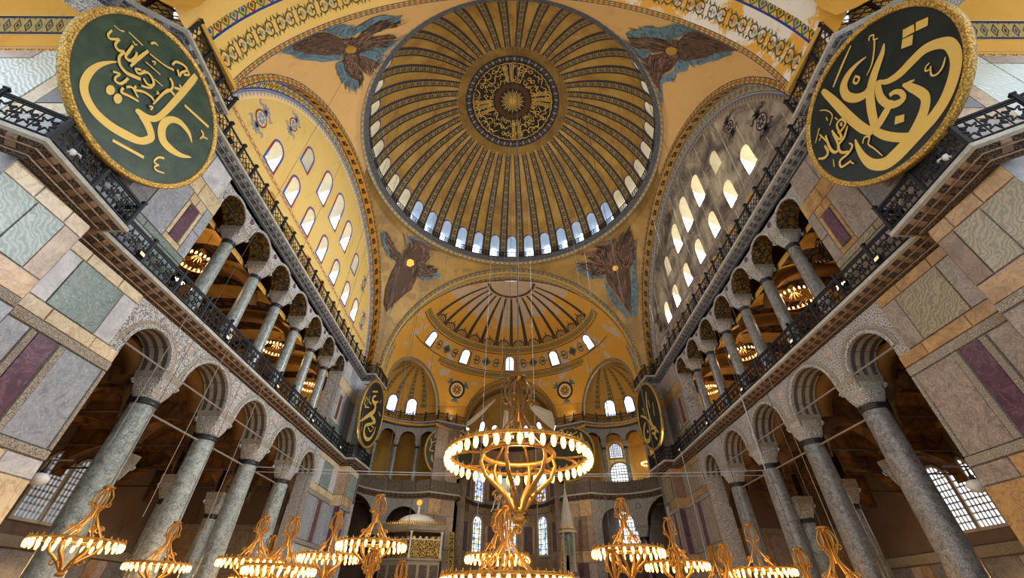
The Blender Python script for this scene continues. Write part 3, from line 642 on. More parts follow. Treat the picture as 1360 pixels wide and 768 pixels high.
# ---------------------------------------------------------------- east and west great arches
for sy, nm in ((1, 'east'), (-1, 'west')):
    ga = struct('ceiling_arch_'+nm, 'great east arch with painted bands framing the ribbed half dome' if sy > 0 else 'great west arch overhead with painted scroll soffit'); n = 80; an = [pi*i/n for i in range(n+1)]
    L = (('band_dark', 16.1, 15.5, 16.1, 15.25, 110), ('band_diamond', 16.1, 15.25, 16.7, 15.25, 70), ('plaster_yellow', 16.7, 15.25, 17.75, 15.25, 1), ('band_diamond', 17.75, 15.25, 18.45, 15.25, 70)) if sy > 0 else (('band_red', 16.1, 15.5, 16.1, 15.2, 110), ('band_red', 16.1, 15.2, 16.45, 15.2, 110), ('plaster_arch_west', 16.45, 15.2, 18.35, 15.2, 1), ('band_diamond', 18.35, 15.2, 19.2, 15.2, 62))
    for mt, y0, r0, y1, r1, rep in L:
        m = MB(); m.grid([[(r*cos(a), sy*y, max(22.9, ZE+r*sin(a))) for a in an] for y, r in ((y0, r0), (y1, r1))], lambda i, j: (j*rep/n, i)); m.build('arch_band', MT[mt], ga, smooth=mt.startswith('plas'))
    for s2 in (-1, 1):
        m = MB(); m.box(min(s2*15.45, s2*17.2), max(s2*15.45, s2*17.2), min(sy*16.1, sy*19.4), max(sy*16.1, sy*19.4), 22.9, 24.35); m.box(min(s2*15.1, s2*15.6), max(s2*15.1, s2*15.6), min(sy*16.1, sy*19.4), max(sy*16.1, sy*19.4), 24.05, 24.35); m.build('arch_foot', MT['plaster_gallery'], ga)
    WALL['ga_'+nm] = ga
wdm = bmesh.new(); WC = (0, -19.2, 24.2)
CPW = radians(64); CDW = sqrt(15.2**2-5.75**2)
vv = [[wdm.verts.new((15.2*sin(radians(-91+182*j/60))*cos(radians(e)), WC[1]-15.2*cos(radians(-91+182*j/60))*cos(radians(e)), WC[2]+15.2*sin(radians(e)))) for j in range(61)] for e in (-5, 0, 8, 16, 24, 32, 40, 50, 60, 70, 80, 89.5)]
for i in range(11):
    for j in range(60):
        if i >= 6 or j < 17 or j >= 43: wdm.faces.new((vv[i][j], vv[i][j+1], vv[i+1][j+1], vv[i+1][j]))
for q_ in (-1, 1): bmesh.ops.bisect_plane(wdm, geom=wdm.verts[:]+wdm.edges[:]+wdm.faces[:], plane_co=(q_*CDW*sin(CPW), WC[1]-CDW*cos(CPW), 24), plane_no=(q_*sin(CPW), -cos(CPW), 0), clear_outer=True)
me = bpy.data.meshes.new('ceiling_semidome'); wdm.to_mesh(me); wdm.free(); me.materials.append(MT['plaster_arch_west']); o = put('ceiling_semidome', me); tag(o, 'edge of the west half dome above the viewer, flaked yellow plaster', kind='structure')
for sx, nm, lr in SIDES:
    m = MB(); cx, cy = -CDW*sin(CPW)*sx, WC[1]-CDW*cos(CPW); m.grid([[(cx+5.75*sin(a)*cos(e), cy-5.75*cos(a)*cos(e), 24.2+5.75*sin(e)) for a in [-CPW*sx+radians(-95+190*j/24) for j in range(25)]] for e in [radians(q) for q in (-14, 0, 15, 30, 45, 60, 75, 89)]]); o = m.build('ceiling_conch', MT['plaster_conch'], smooth=True); tag(o, 'west %s small half dome behind the near pier' % lr, kind='structure')
    m = MB(); m.grid([[(x*sx, y, z) for x, y in [ex_pt(radians(a), EXR+.02, -1) for a in (75, 60, 45, 30, 15, 0)]] for z in (21.0, Z2B+.1)]); o = m.build('wall_exedra_west', MT['stone_carved']); tag(o, 'strip of west %s exedra wall under the upper cornice' % lr, kind='structure')
# ---------------------------------------------------------------- dome
DR, DZ = 16.3, 38.97
def sph(az, el, r=DR, c=(0, 0, DZ)): return (c[0]+r*sin(az)*cos(el), c[1]+r*cos(az)*cos(el), c[2]+r*sin(el))
dome = struct('ceiling_dome', 'great ribbed gold mosaic dome with a ring of forty windows')
e0, e1 = radians(7.0), radians(24.5); WE0, WE1, WA = radians(9.5), radians(21.6), radians(2.35)
def win_hole(n=8):
    ry = WA*1.0; es = WE1-ry
    return [(-WA, WE0), (WA, WE0)]+[(WA*cos(pi*i/n), es+ry*sin(pi*i/n)) for i in range(n+1)]
hole = win_hole(); S2 = radians(4.5)
outer = [(-S2, e0), (0, e0), (S2, e0)]+[(S2, e0+(e1-e0)*k/4) for k in (1, 2, 3)]+[(S2, e1), (0, e1), (-S2, e1)]+[(-S2, e1-(e1-e0)*k/4) for k in (1, 2, 3)]
tri = tessellate_polygon([[Vector((a, b, 0)) for a, b in q] for q in (outer, hole)]); flat = outer+hole
m = MB(); up = [radians(24.5+(90-24.5)*i/18) for i in range(19)]; up[-1] = radians(89.9)
for k in range(40):
    A = radians(9*k); b = len(m.v); m.v += [sph(A+a, e) for a, e in flat]; m.f += [tuple(b+i for i in t) for t in tri]; m.uv += [None]*len(tri); m.mi += [0]*len(tri)
    m.grid([[sph(A+a, e) for a in (-S2, 0, S2)] for e in up])
m.build('dome_shell', MT['gold_dome'], dome)
# the forty windows: deep reveal, pane, grille
hol2 = [(a*.68, WE0+(e-WE0)*.62) for a, e in hole]
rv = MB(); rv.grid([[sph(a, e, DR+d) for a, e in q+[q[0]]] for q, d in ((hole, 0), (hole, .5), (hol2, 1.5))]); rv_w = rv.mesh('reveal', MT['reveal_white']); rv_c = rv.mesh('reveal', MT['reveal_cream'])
pn = MB(); pn.face([sph(a, e, DR+1.5) for a, e in hol2]); pn_me = pn.mesh('pane', MT['pane_dome'])
gr = MB()
for i in range(1, 6):
    a = -WA+2*WA*i/6; top = WE1-WA+sqrt(max(0, WA*WA-a*a)); gr.tube([sph(a*.68, WE0, DR+1.42), sph(a*.68, WE0+(top-WE0)*.62, DR+1.42)], .028, 4)
for i in range(1, 9):
    e = WE0+(WE1-WE0)*i/9; hw = WA if e < WE1-WA else sqrt(max(1e-8, WA*WA-(e-WE1+WA)**2)); gr.tube([sph(-hw*.68, WE0+(e-WE0)*.62, DR+1.42), sph(hw*.68, WE0+(e-WE0)*.62, DR+1.42)], .028, 4)
gr_me = gr.mesh('grille', MT['grille_stone'])
bd = MB(); hb = [(a*1.16, WE0+(e-WE0)*1.06) for a, e in hole]; bd.grid([[sph(a, e, DR-.03) for a, e in q[1:]+[q[0]]] for q in (hole, hb)], lambda i, j: (j*1.5, i)); bd_me = bd.mesh('painted_border', MT['window_border'])
for k in range(40):
    A = -radians(9*k); w = empty('window', (0, 0, 0), A); w.parent = dome
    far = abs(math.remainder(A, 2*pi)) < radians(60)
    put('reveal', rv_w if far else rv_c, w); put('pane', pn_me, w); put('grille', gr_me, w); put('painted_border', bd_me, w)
# ribs between the windows
rb = MB(); nv = 30; E0, E1 = radians(7.5), radians(63.5); rows_ = []
for i in range(nv+1):
    e = E0+(E1-E0)*i/nv; w = .62-.26*(i/nv); az = w/(DR*cos(e)); rows_.append([sph(S2+az*q, e, DR-d) for q, d in ((-1, 0), (-1, .1), (-.33, .14), (.33, .14), (1, .1), (1, 0))])
rb.grid(rows_, lambda i, j: ((0, 0, .33, .67, 1, 1)[j], i*.5)); rb_me = rb.mesh('rib', MT['rib_dome'], True)
for k in range(40): put('rib', rb_me, dome, (0, 0, 0), -radians(9*k))
# scalloped gold collar and the inscribed medallion
zc = lambda r: DZ+sqrt(DR*DR-r*r)
def disc_ring(name, r0, r1, d, mt, n=120, wav=0, uvn=None):
    m = MB(); R = []
    for r in (r0, (r0+r1)/2, r1):
        R.append([((r+(wav*abs(sin(20*2*pi*j/n)) if r == r1 else 0))*sin(2*pi*j/n), (r+(wav*abs(sin(20*2*pi*j/n)) if r == r1 else 0))*cos(2*pi*j/n), zc(r)-d) for j in range(n+1)])
    m.grid(R, (lambda i, j: (j*uvn/n, i/2)) if uvn else None); return m.build(name, MT[mt], dome, True)
disc_ring('gold_collar', 5.9, 7.0, .16, 'gold_pendentive', 240, .35)
med = disc_ring('medallion_ring', 5.35, 6.1, .22, 'medallion_blocks', 160, 0, 80); disc_ring('medallion_field', 2.3, 5.4, .2, 'paint_black'); disc_ring('medallion_rim', 1.75, 2.35, .24, 'paint_brown'); disc_ring('medallion_centre', .02, 1.8, .2, 'paint_black')
sr = MB()
for k in range(32):
    a = 2*pi*k/32; l = 1.68 if k % 2 == 0 else 1.4; sr.face([(r*sin(a+o), r*cos(a+o), zc(r)-.25) for r, o in ((.2, .12), (.2, -.12), (l*.8, -.045), (l, 0), (l*.8, .045))])
sr.lathe([(.01, 0), (.35, 0)], 16, (0, 0, zc(.3)-.24)); sr.build('sun_rays', MT['gilt_letters'], dome)
def ribbon(mb, pts, S, mi=0):
    """variable width flat stroke; S maps (u, v) to a point a little off the surface"""
    n = len(pts); out = []
    for i in range(n):
        a = pts[max(0, i-1)]; b = pts[min(n-1, i+1)]; dx, dy = b[0]-a[0], b[1]-a[1]; l = hypot(dx, dy) or 1
        w = pts[i][2]/2; out.append([S(pts[i][0]-dy/l*w, pts[i][1]+dx/l*w), S(pts[i][0]+dy/l*w, pts[i][1]-dx/l*w)])
    mb.grid(out, mi=mi)
def smooth(pts, k=3):
    if len(pts) < 3: return pts
    o = []; n = len(pts)
    for i in range(n-1):
        p0, p1, p2, p3 = pts[max(0, i-1)], pts[i], pts[i+1], pts[min(n-1, i+2)]
        for j in range(k):
            t = j/k; o.append(tuple(.5*((2*p1[c])+(-p0[c]+p2[c])*t+(2*p0[c]-5*p1[c]+4*p2[c]-p3[c])*t*t+(-p0[c]+3*p1[c]-3*p2[c]+p3[c])*t**3) if c < 2 else p1[c]+(p2[c]-p1[c])*t for c in range(3)))
    o.append(pts[-1]); return o
# gold inscription wound around the medallion: long stems, bowls, loops and points
ins = MB(); rr = random.Random(11)
def PM(a, r): return (r*sin(a), r*cos(a), zc(min(r, 6))-.24)
def pm_stroke(pts): ribbon(ins, smooth([(a*4.0, r, w) for a, r, w in pts], 4), lambda u, v: PM(u/4.0, v))
for k in range(34):
    a = 2*pi*k/34+rr.uniform(-.03, .03); tall = k % 17 in (0, 1, 8, 9, 10)
    if tall or rr.random() < .35:
        for o_ in (0, .045, .09)[:3 if tall else 1]: pm_stroke([(a+o_, 2.55, .1), (a+o_+.01, 3.8, .1), (a+o_, 5.1, .07)])
    for r in ((3.05, 4.55) if tall else (2.85, 3.7, 4.55)):
        r += rr.uniform(-.15, .15); b = a+rr.uniform(-.04, .06); f = rr.choice((-1, 1)); kd = rr.randrange(3)
        if kd == 0: pm_stroke([(b-.09*f, r+.32, .04), (b-.08*f, r-.05, .1), (b, r-.25, .12), (b+.09*f, r-.02, .1), (b+.12*f, r+.4, .05)])
        elif kd == 1: pm_stroke([(b+.08*f, r, .09), (b+.03*f, r+.24, .09), (b-.03*f, r, .09), (b+.03*f, r-.2, .09), (b+.1*f, r-.05, .09), (b+.2*f, r-.3, .05)])
        else: pm_stroke([(b-.1*f, r-.25, .05), (b-.02*f, r, .1), (b+.04*f, r+.3, .1), (b+.1*f, r+.05, .09), (b+.18*f, r+.22, .05)])
    pm_stroke([(a-.06, 5.0, .05), (a+.0, 5.18, .09), (a+.09, 5.1, .09), (a+.15, 5.24, .04)])
    for q in range(4):
        u, v = a+rr.uniform(0, .18), rr.uniform(2.6, 5.1); ins.face([PM(u-.022, v), PM(u, v-.09), PM(u+.022, v), PM(u, v+.09)])
ins.build('inscription', MT['gilt_letters'], dome, kind='stuff')
# dome cornice
t = struct('trim_9', 'ring cornice with a painted band at the foot of the dome')
def lring(name, prof, mt, par, n=160, uvn=None, sm=True):
    m = MB(); m.grid([[(r*sin(2*pi*j/n), r*cos(2*pi*j/n), z) for j in range(n+1)] for r, z in prof], (lambda i, j: (j*uvn/n, i/(len(prof)-1))) if uvn else None); return m.build(name, MT[mt], par, sm)
lring('painted_band', [(16.02, 40.1), (15.82, 40.55)], 'band_pale', t, uvn=150); lring('cornice', [(15.82, 40.55), (15.72, 40.7), (15.5, 40.78), (15.42, 40.95), (15.4, 41.1), (16.4, 41.1)], 'cornice_carved_grey', t)
dr = empty('dome_railing', (0, 0, 41.1), label='black iron railing around the foot of the dome', cat='railing')
pm = MB(); L = 2*15.55*sin(S2)
for z, r in ((.95, .05), (.1, .035), (.52, .025)): pm.tube([(-L/2, 15.5, z), (L/2, 15.5, z)], r, 5)
for i in range(7):
    x = -L/2+L*i/6; pm.tube([(x, 15.5, 0), (x, 15.5, 1.05)], .03, 4)
    if i < 6: pm.tube([(x, 15.5, .1), (x+L/6, 15.5, .52)], .025, 4); pm.tube([(x+L/6, 15.5, .1), (x, 15.5, .52)], .025, 4); pm.tube([(x+L/12+.15*cos(a), 15.5, .73+.17*sin(a)) for a in [2*pi*q/8 for q in range(8)]], .025, 4, closed=True)
pme = pm.mesh('railing_panel', MT['iron'])
for k in range(40): put('railing_panel', pme, dr, (0, 0, 0), -radians(9*k))
# ---------------------------------------------------------------- east half dome
SC_ = Vector((0, 18.4, 23.7)); SR = 15.4
def sp2(az, el, d=0., c=SC_, r=SR): return (c[0]+(r-d)*sin(az)*cos(el), c[1]+(r-d)*cos(az)*cos(el), c[2]+(r-d)*sin(el))
sd = struct('ceiling_semidome_east', 'ochre ribbed half dome over the apse with five windows and worn plaster'); tag(sd, kind='structure')
bmx = bmesh.new(); na, ne = 90, 40; vv = [[bmx.verts.new(sp2(radians(-95+190*j/na), radians(-6+95.9*i/ne))) for j in range(na+1)] for i in range(ne+1)]
for i in range(ne):
    for j in range(na): bmx.faces.new((vv[i][j], vv[i][j+1], vv[i+1][j+1], vv[i+1][j]))
CPHI, CR = radians(64), 5.75; CD = sqrt(SR*SR-CR*CR); AR = 6.9; AD = sqrt(SR*SR-AR*AR)
for co, no in (((SC_.x-CD*sin(CPHI), SC_.y+CD*cos(CPHI), 24), (-sin(CPHI), cos(CPHI), 0)), ((SC_.x+CD*sin(CPHI), SC_.y+CD*cos(CPHI), 24), (sin(CPHI), cos(CPHI), 0)), ((0, SC_.y+AD, 24), (0, 1, 0))):
    bmesh.ops.bisect_plane(bmx, geom=bmx.verts[:]+bmx.edges[:]+bmx.faces[:], plane_co=co, plane_no=no, clear_outer=True)
me = bpy.data.meshes.new('semidome_shell'); bmx.to_mesh(me); bmx.free(); me.materials.append(MT['plaster_semidome_worn']); me.polygons.foreach_set('use_smooth', [True]*len(me.polygons)); put('semidome_shell', me, sd)
n = 80; m = MB(); m.grid([[(15.25*cos(pi*i/n), 18.45, max(22.9, ZE+15.25*sin(pi*i/n))) for i in range(n+1)], [(15.4*cos(pi*i/n), 18.3, max(22.9, 23.7+15.4*sin(pi*i/n))) for i in range(n+1)]]); m.build('arch_fillet', MT['vault_gold'], sd)
def zone(name, ea, eb, mt, rep, par, d=.04, a0=-90, a1=90, c=SC_, r=SR, n=90):
    m = MB(); m.grid([[sp2(radians(a0+(a1-a0)*j/n), radians(e), d, c, r) for j in range(n+1)] for e in (ea, (ea+eb)/2, eb)], lambda i, j: (j*rep/n, i/2)); return m.build(name, MT[mt], par, True)
zone('painted_band', 41.6, 44.4, 'band_semidome', 120, sd); zone('painted_band', 27.2, 29.6, 'band_semidome', 66, sd, a0=-52, a1=52); zone('painted_line', 30.1, 30.5, 'paint_brown', 1, sd, a0=-80, a1=80); zone('painted_line', 40.4, 40.9, 'paint_brown', 1, sd); zone('painted_line', 26.3, 26.7, 'paint_brown', 1, sd, a0=-50, a1=50); zone('painted_line', 77.2, 78.6, 'paint_brown', 1, sd)
def rib2(az, ea, eb, w0, w1, mt, par, c=SC_, r=SR, rep=14):
    m = MB(); n = 12; R = []
    for i in range(n+1):
        e = radians(ea+(eb-ea)*i/n); w = (w0+(w1-w0)*i/n)/(r*cos(e)); R.append([sp2(az-w, e, .05, c, r), sp2(az+w, e, .05, c, r)])
    m.grid(R, lambda i, j: (i*rep/n, j)); return m.build('painted_rib', MT[mt], par)
for k in range(13): rib2(radians(-78+13*k), 45.5, 76.5, .3, .13, 'rib_semidome', sd, rep=22)
# palmettes at the feet of the ribs
def palm(S, s):
    m = MB()
    m2 = [(.95*cos(a), .95*sin(a)*1.05) for a in [pi*i/10 for i in range(11)]]
    for rad, wd, mi in ((.92, .2, 0), (.6, .16, 1), (.3, .14, 0)): ribbon(m, [(rad*s*cos(pi*i/10), rad*s*sin(pi*i/10)*1.1, wd*s) for i in range(11)], S, mi)
    for i in range(7): a = pi*(.1+.8*i/6); ribbon(m, [(.95*s*cos(a), 1.05*s*sin(a), .26*s), (1.22*s*cos(a), 1.38*s*sin(a), .02)], S, i % 2)
    ribbon(m, [(0, 1.0*s, .3*s), (0, 1.75*s, .03)], S, 0)
    return m
def surf(az, el, d=.06, c=SC_, r=SR): return lambda u, v: sp2(az+u/(r*cos(el+v/r)), el+v/r, d, c, r)
for k in range(12): palm(surf(radians(-71.5+13*k), radians(45)), 1.0).build('palmette', [MT['paint_brown'], MT['paint_teal']], sd)
# windows of the half dome and crosses between them
def sph_window(par, az, el, w, h, c, r, mt='pane_day', nx=4, nz=6, border='window_border'):
    wn = empty('window'); wn.parent = par; S = surf(az, el, .0, c, r)
    pl = arch_poly(0, -h/2, w, h); hb = arch_poly(0, -h/2, w, h, gr=.16)
    def P(u, v, d): q = Vector(S(u, v)); n = (q-Vector(c)).normalized(); return q+n*d
    m = MB(); m.grid([[P(u, v, d) for u, v in pl+[pl[0]]] for d in (-.1, .25)]); m.build('reveal', MT['reveal_white'], wn)
    m = MB(); m.grid([[P(u, v, -.1) for u, v in q+[q[0]]] for q in (pl, hb)], lambda i, j: (j*1.5, i)); m.build('window_frame', MT[border], wn)
    m = MB(); m.face([P(u, v, -.06) for u, v in pl]); m.build('pane', MT[mt], wn)
    m = MB(); zs = h/2-w/2
    for i in range(1, nx): x = -w/2+w*i/nx; m.tube([P(x, -h/2, -.1), P(x, zs+sqrt(w*w/4-x*x), -.1)], .03, 4)
    for i in range(1, nz):
        z = -h/2+h*i/nz; hw = w/2 if z < zs else sqrt(max(1e-6, w*w/4-(z-zs)**2)); m.tube([P(-hw, z, -.1), P(hw, z, -.1)], .03, 4)
    m.build('grille', MT['grille_stone'], wn); return wn
for az in (-66, -34.5, -1, 32, 63): sph_window(sd, radians(az), radians(35.3), 1.25, 2.1, SC_, SR)
for az in (-50, -18, 16, 47.5):
    S = surf(radians(az), radians(35.2)); m = MB(); m.face([S(-.75, 0), S(0, -.75), S(.75, 0), S(0, .75)], mi=0); m.face([S(-.45, .0), S(0, -.45), S(.45, 0), S(0, .45)], mi=1)
    m.v = m.v[:4]+[tuple(Vector(p)*.9995+Vector((0, 0, .0))) for p in m.v[4:]]
    for s in (-1, 1):
        ribbon(m, smooth([(s*1.0, 0, .12), (s*1.4, .55, .2), (s*1.9, .5, .15), (s*1.75, 0, .2), (s*1.9, -.5, .15), (s*1.4, -.55, .2), (s*1.0, 0, .12)]), S, 0); ribbon(m, [(s*1.3, 0, .3), (s*2.3, 0, .06)], S, 1)
    m.build('painted_cross', [MT['paint_teal'], MT['paint_brown']], sd)
    for s in (-1, 1): ribbon_m = MB(); ribbon(ribbon_m, [(s*2.75, -1.1, .1), (s*2.6, 1.15, .1)], S); ribbon_m.build('painted_line', MT['paint_brown'], sd)
for s in (-1, 1):   # round medallions above the arches
    S = surf(radians(s*33.6), radians(16.3)); md = MB()
    for r0, r1, mi in ((1.0, 1.32, 0), (.78, 1.0, 1), (.0, .78, 2), ):
        md.grid([[S(r*cos(a), r*sin(a)) for a in [2*pi*i/28 for i in range(29)]] for r in (r0, r1)], mi=mi)
    for k in range(8):
        a = 2*pi*k/8; S3 = surf(radians(s*33.6), radians(16.3), .09); ribbon(md, [(.2*cos(a), .2*sin(a), .2), (.6*cos(a), .6*sin(a), .22), (.74*cos(a), .74*sin(a), .02)], S3, 3 if k % 2 else 4)
    for a in (.6, 2.5, -1.57):
        for dd in (-.22, 0, .22): ribbon(md, [(1.35*cos(a), 1.35*sin(a), .3), (1.75*cos(a+dd), 1.75*sin(a+dd), .25), (2.05*cos(a+dd*1.3), 2.05*sin(a+dd*1.3), .03)], S, 5)
    md.build('painted_medallion', [MT['paint_black'], MT['paint_cream'], MT['paint_yellow'], MT['paint_red'], MT['paint_green'], MT['paint_teal']], sd)
# ---------------------------------------------------------------- conches beside the apse
for sx, nm, lr in SIDES:
    cc = Vector((-CD*sin(CPHI)*sx, SC_.y+CD*cos(CPHI), SC_.z)); ph = -CPHI*sx
    cn = struct('ceiling_conch_'+nm, 'small ochre %s half dome with painted ribs above the exedra' % lr)
    m = MB(); m.grid([[sp2(ph+radians(-90+180*j/36), radians(-14+103.8*i/16), 0, cc, CR) for j in range(37)] for i in range(17)]); m.build('conch_shell', MT['plaster_conch'], cn, True)
    # arch rings round the mouth
    t2 = Vector((cos(ph), -sin(ph), 0)); n2 = Vector((sin(ph), cos(ph), 0))
    for r0, r1, d0, mt, rep in ((5.35, 5.85, -.12, 'band_dark', 60), (5.9, 6.05, -.05, 'paint_brown', 1)):
        m = MB(); an = [pi*i/48 for i in range(49)]; P = lambda r, a, d: cc+t2*(r*cos(a))+n2*d+Vector((0, 0, max(-.8, r*sin(a))))
        m.grid([[P(r0, a, d0+.25) for a in an], [P(r0, a, d0) for a in an], [P(r1, a, d0) for a in an], [P(r1, a, d0+.25) for a in an]], lambda i, j: (j*rep/48, 0 if i < 2 else 1)); m.build('arch_ring', MT[mt], cn)
    for k in range(7): rib2(ph+radians(-66+22*k), 24 if k % 2 else 12, 76, .42, .1, 'band_semidome', cn, cc, CR, 9)
    for az in (-22, 22, -60, 60): sph_window(cn, ph+radians(az*.8), radians(13), 1.35, 2.2, cc, CR, 'pane_day')
# ---------------------------------------------------------------- apse
ap = struct('wall_apse', 'curved apse wall of marble with two rows of tall stained windows'); APC = Vector((0, 35.5, 0)); APR = 6.5
AY = SC_.y+AD
av = struct('ceiling_apse', 'ochre apse vault with stepped arches and a small half dome')
def barrel(name, y0, y1, r0, r1, mt, par, n=32, z=23.55):
    m = MB(); m.grid([[(r*cos(pi*i/n), y, z+r*sin(pi*i/n)) for i in range(n+1)] for y, r in ((y0, r0), (y1, r1))], lambda i, j: (j*1.2, i)); return m.build(name, MT[mt], par, True)
for y0, y1, r0, r1, mt in ((AY-.05, AY-.05, 7.35, 6.95, 'band_dark'), (AY-.05, AY+1.0, 6.95, 6.95, 'plaster_conch'), (AY+1.0, AY+1.0, 6.95, 6.6, 'band_dark'), (AY+1.0, AY+2.2, 6.6, 6.6, 'plaster_gallery'), (AY+2.2, AY+2.2, 6.6, 6.3, 'vault_gold'), (AY+2.2, APC.y, 6.3, 6.3, 'vault_gold')): barrel('vault_step', y0, y1, r0, r1, mt, av)
ac = Vector((0, APC.y, 23.5))
m = MB(); m.grid([[sp2(radians(-91+182*j/36), radians(-3+92.8*i/14), 0, ac, 6.35) for j in range(37)] for i in range(15)]); m.build('apse_half_dome', MT['plaster_gallery'], av, True)
for az in (-52, -27, 0, 27, 52): sph_window(av, radians(az), radians(17), 1.05, 1.9, ac, 6.35, 'pane_day')
def apt(a, z, r=APR): return (r*sin(a), APC.y+r*cos(a), z)
m = MB(); an = [radians(-90+180*i/36) for i in range(37)]
m.grid([[apt(a, z) for a in an] for z in (0, 7, 14, 23.4)], mi=0); m.grid([[(-7.2, 32, z), (-7.2, 35.5, z)] for z in (0, 23.6)]); m.grid([[(7.2, 32, z), (7.2, 35.5, z)] for z in (0, 23.6)]); m.grid([[(7.3, 35.5, z), (6.2, 35.5, z)] for z in (0, 23.6)]); m.grid([[(-7.3, 35.5, z), (-6.2, 35.5, z)] for z in (0, 23.6)]); m.build('apse_shell', MT['marble_brown'], ap)
for z0, z1, r, mt in ((13.9, 14.4, 6.25, 'cornice_carved'), (22.4, 23.0, 6.2, 'cornice_carved'), (5.6, 5.9, 6.3, 'cornice_carved'), (12.9, 13.2, 6.4, 'frieze_carved')):
    m = MB(); m.grid([[apt(a, z, rr_) for a in an] for z, rr_ in ((z0, APR), (z0+.1, r+.1), (z1-.12, r), (z1, r), (z1, APR))]); m.build('cornice', MT[mt], ap)
for az in (-48, 0, 48):
    A = radians(az)
    for z0, h, wd in ((14.6, 4.0, 1.7), (8.0, 4.6, 1.7)):
        wn = empty('window'); wn.parent = ap; pl = arch_poly(0, z0, wd, h, 10); hb = arch_poly(0, z0, wd, h, 10, .3)
        P = lambda u, z, d: (APC.x+(APR-d)*sin(A)+u*cos(A), APC.y+(APR-d)*cos(A)-u*sin(A), z)
        m = MB(); m.grid([[P(u, z, d) for u, z in q] for q, d in ((hb+[hb[0]], .05), (hb+[hb[0]], .3), (pl+[pl[0]], .3), (pl+[pl[0]], .05))]); m.build('window_frame', MT['stone_pale'], wn)
        m = MB(); m.face([P(u, z, .14) for u, z in pl]); m.build('pane', MT['pane_stained'], wn)
        m = MB()
        for x in (-.45, .45): m.tube([P(x, z0, .2), P(x, z0+h-.35, .2)], .05, 4)
        for q in range(1, 7): m.tube([P(-wd/2, z0+h*q/7.5, .2), P(wd/2, z0+h*q/7.5, .2)], .035, 4)
        m.build('grille', MT['lead_dark'], wn)
for az, z0, z1, mt in [(a, z0, z1, mt) for a in (-72, -24, 24, 72) for z0, z1, mt in ((14.9, 18.4, 'marble_porphyry'), (8.2, 11.6, 'marble_porphyry'), (18.8, 22, 'marble_brown'))]:
    A = radians(az); slab(ap, (APR*.985*sin(A), APC.y+APR*.985*cos(A), 0), (cos(A), -sin(A), 0), (-sin(A), -cos(A), 0), -.62, .62, z0, z1, mt); 
    for s in (-1, 1): slab(ap, (APR*.985*sin(A), APC.y+APR*.985*cos(A), 0), (cos(A), -sin(A), 0), (-sin(A), -cos(A), 0), s*.9-.2, s*.9+.2, z0, z1, 'marble_tan')
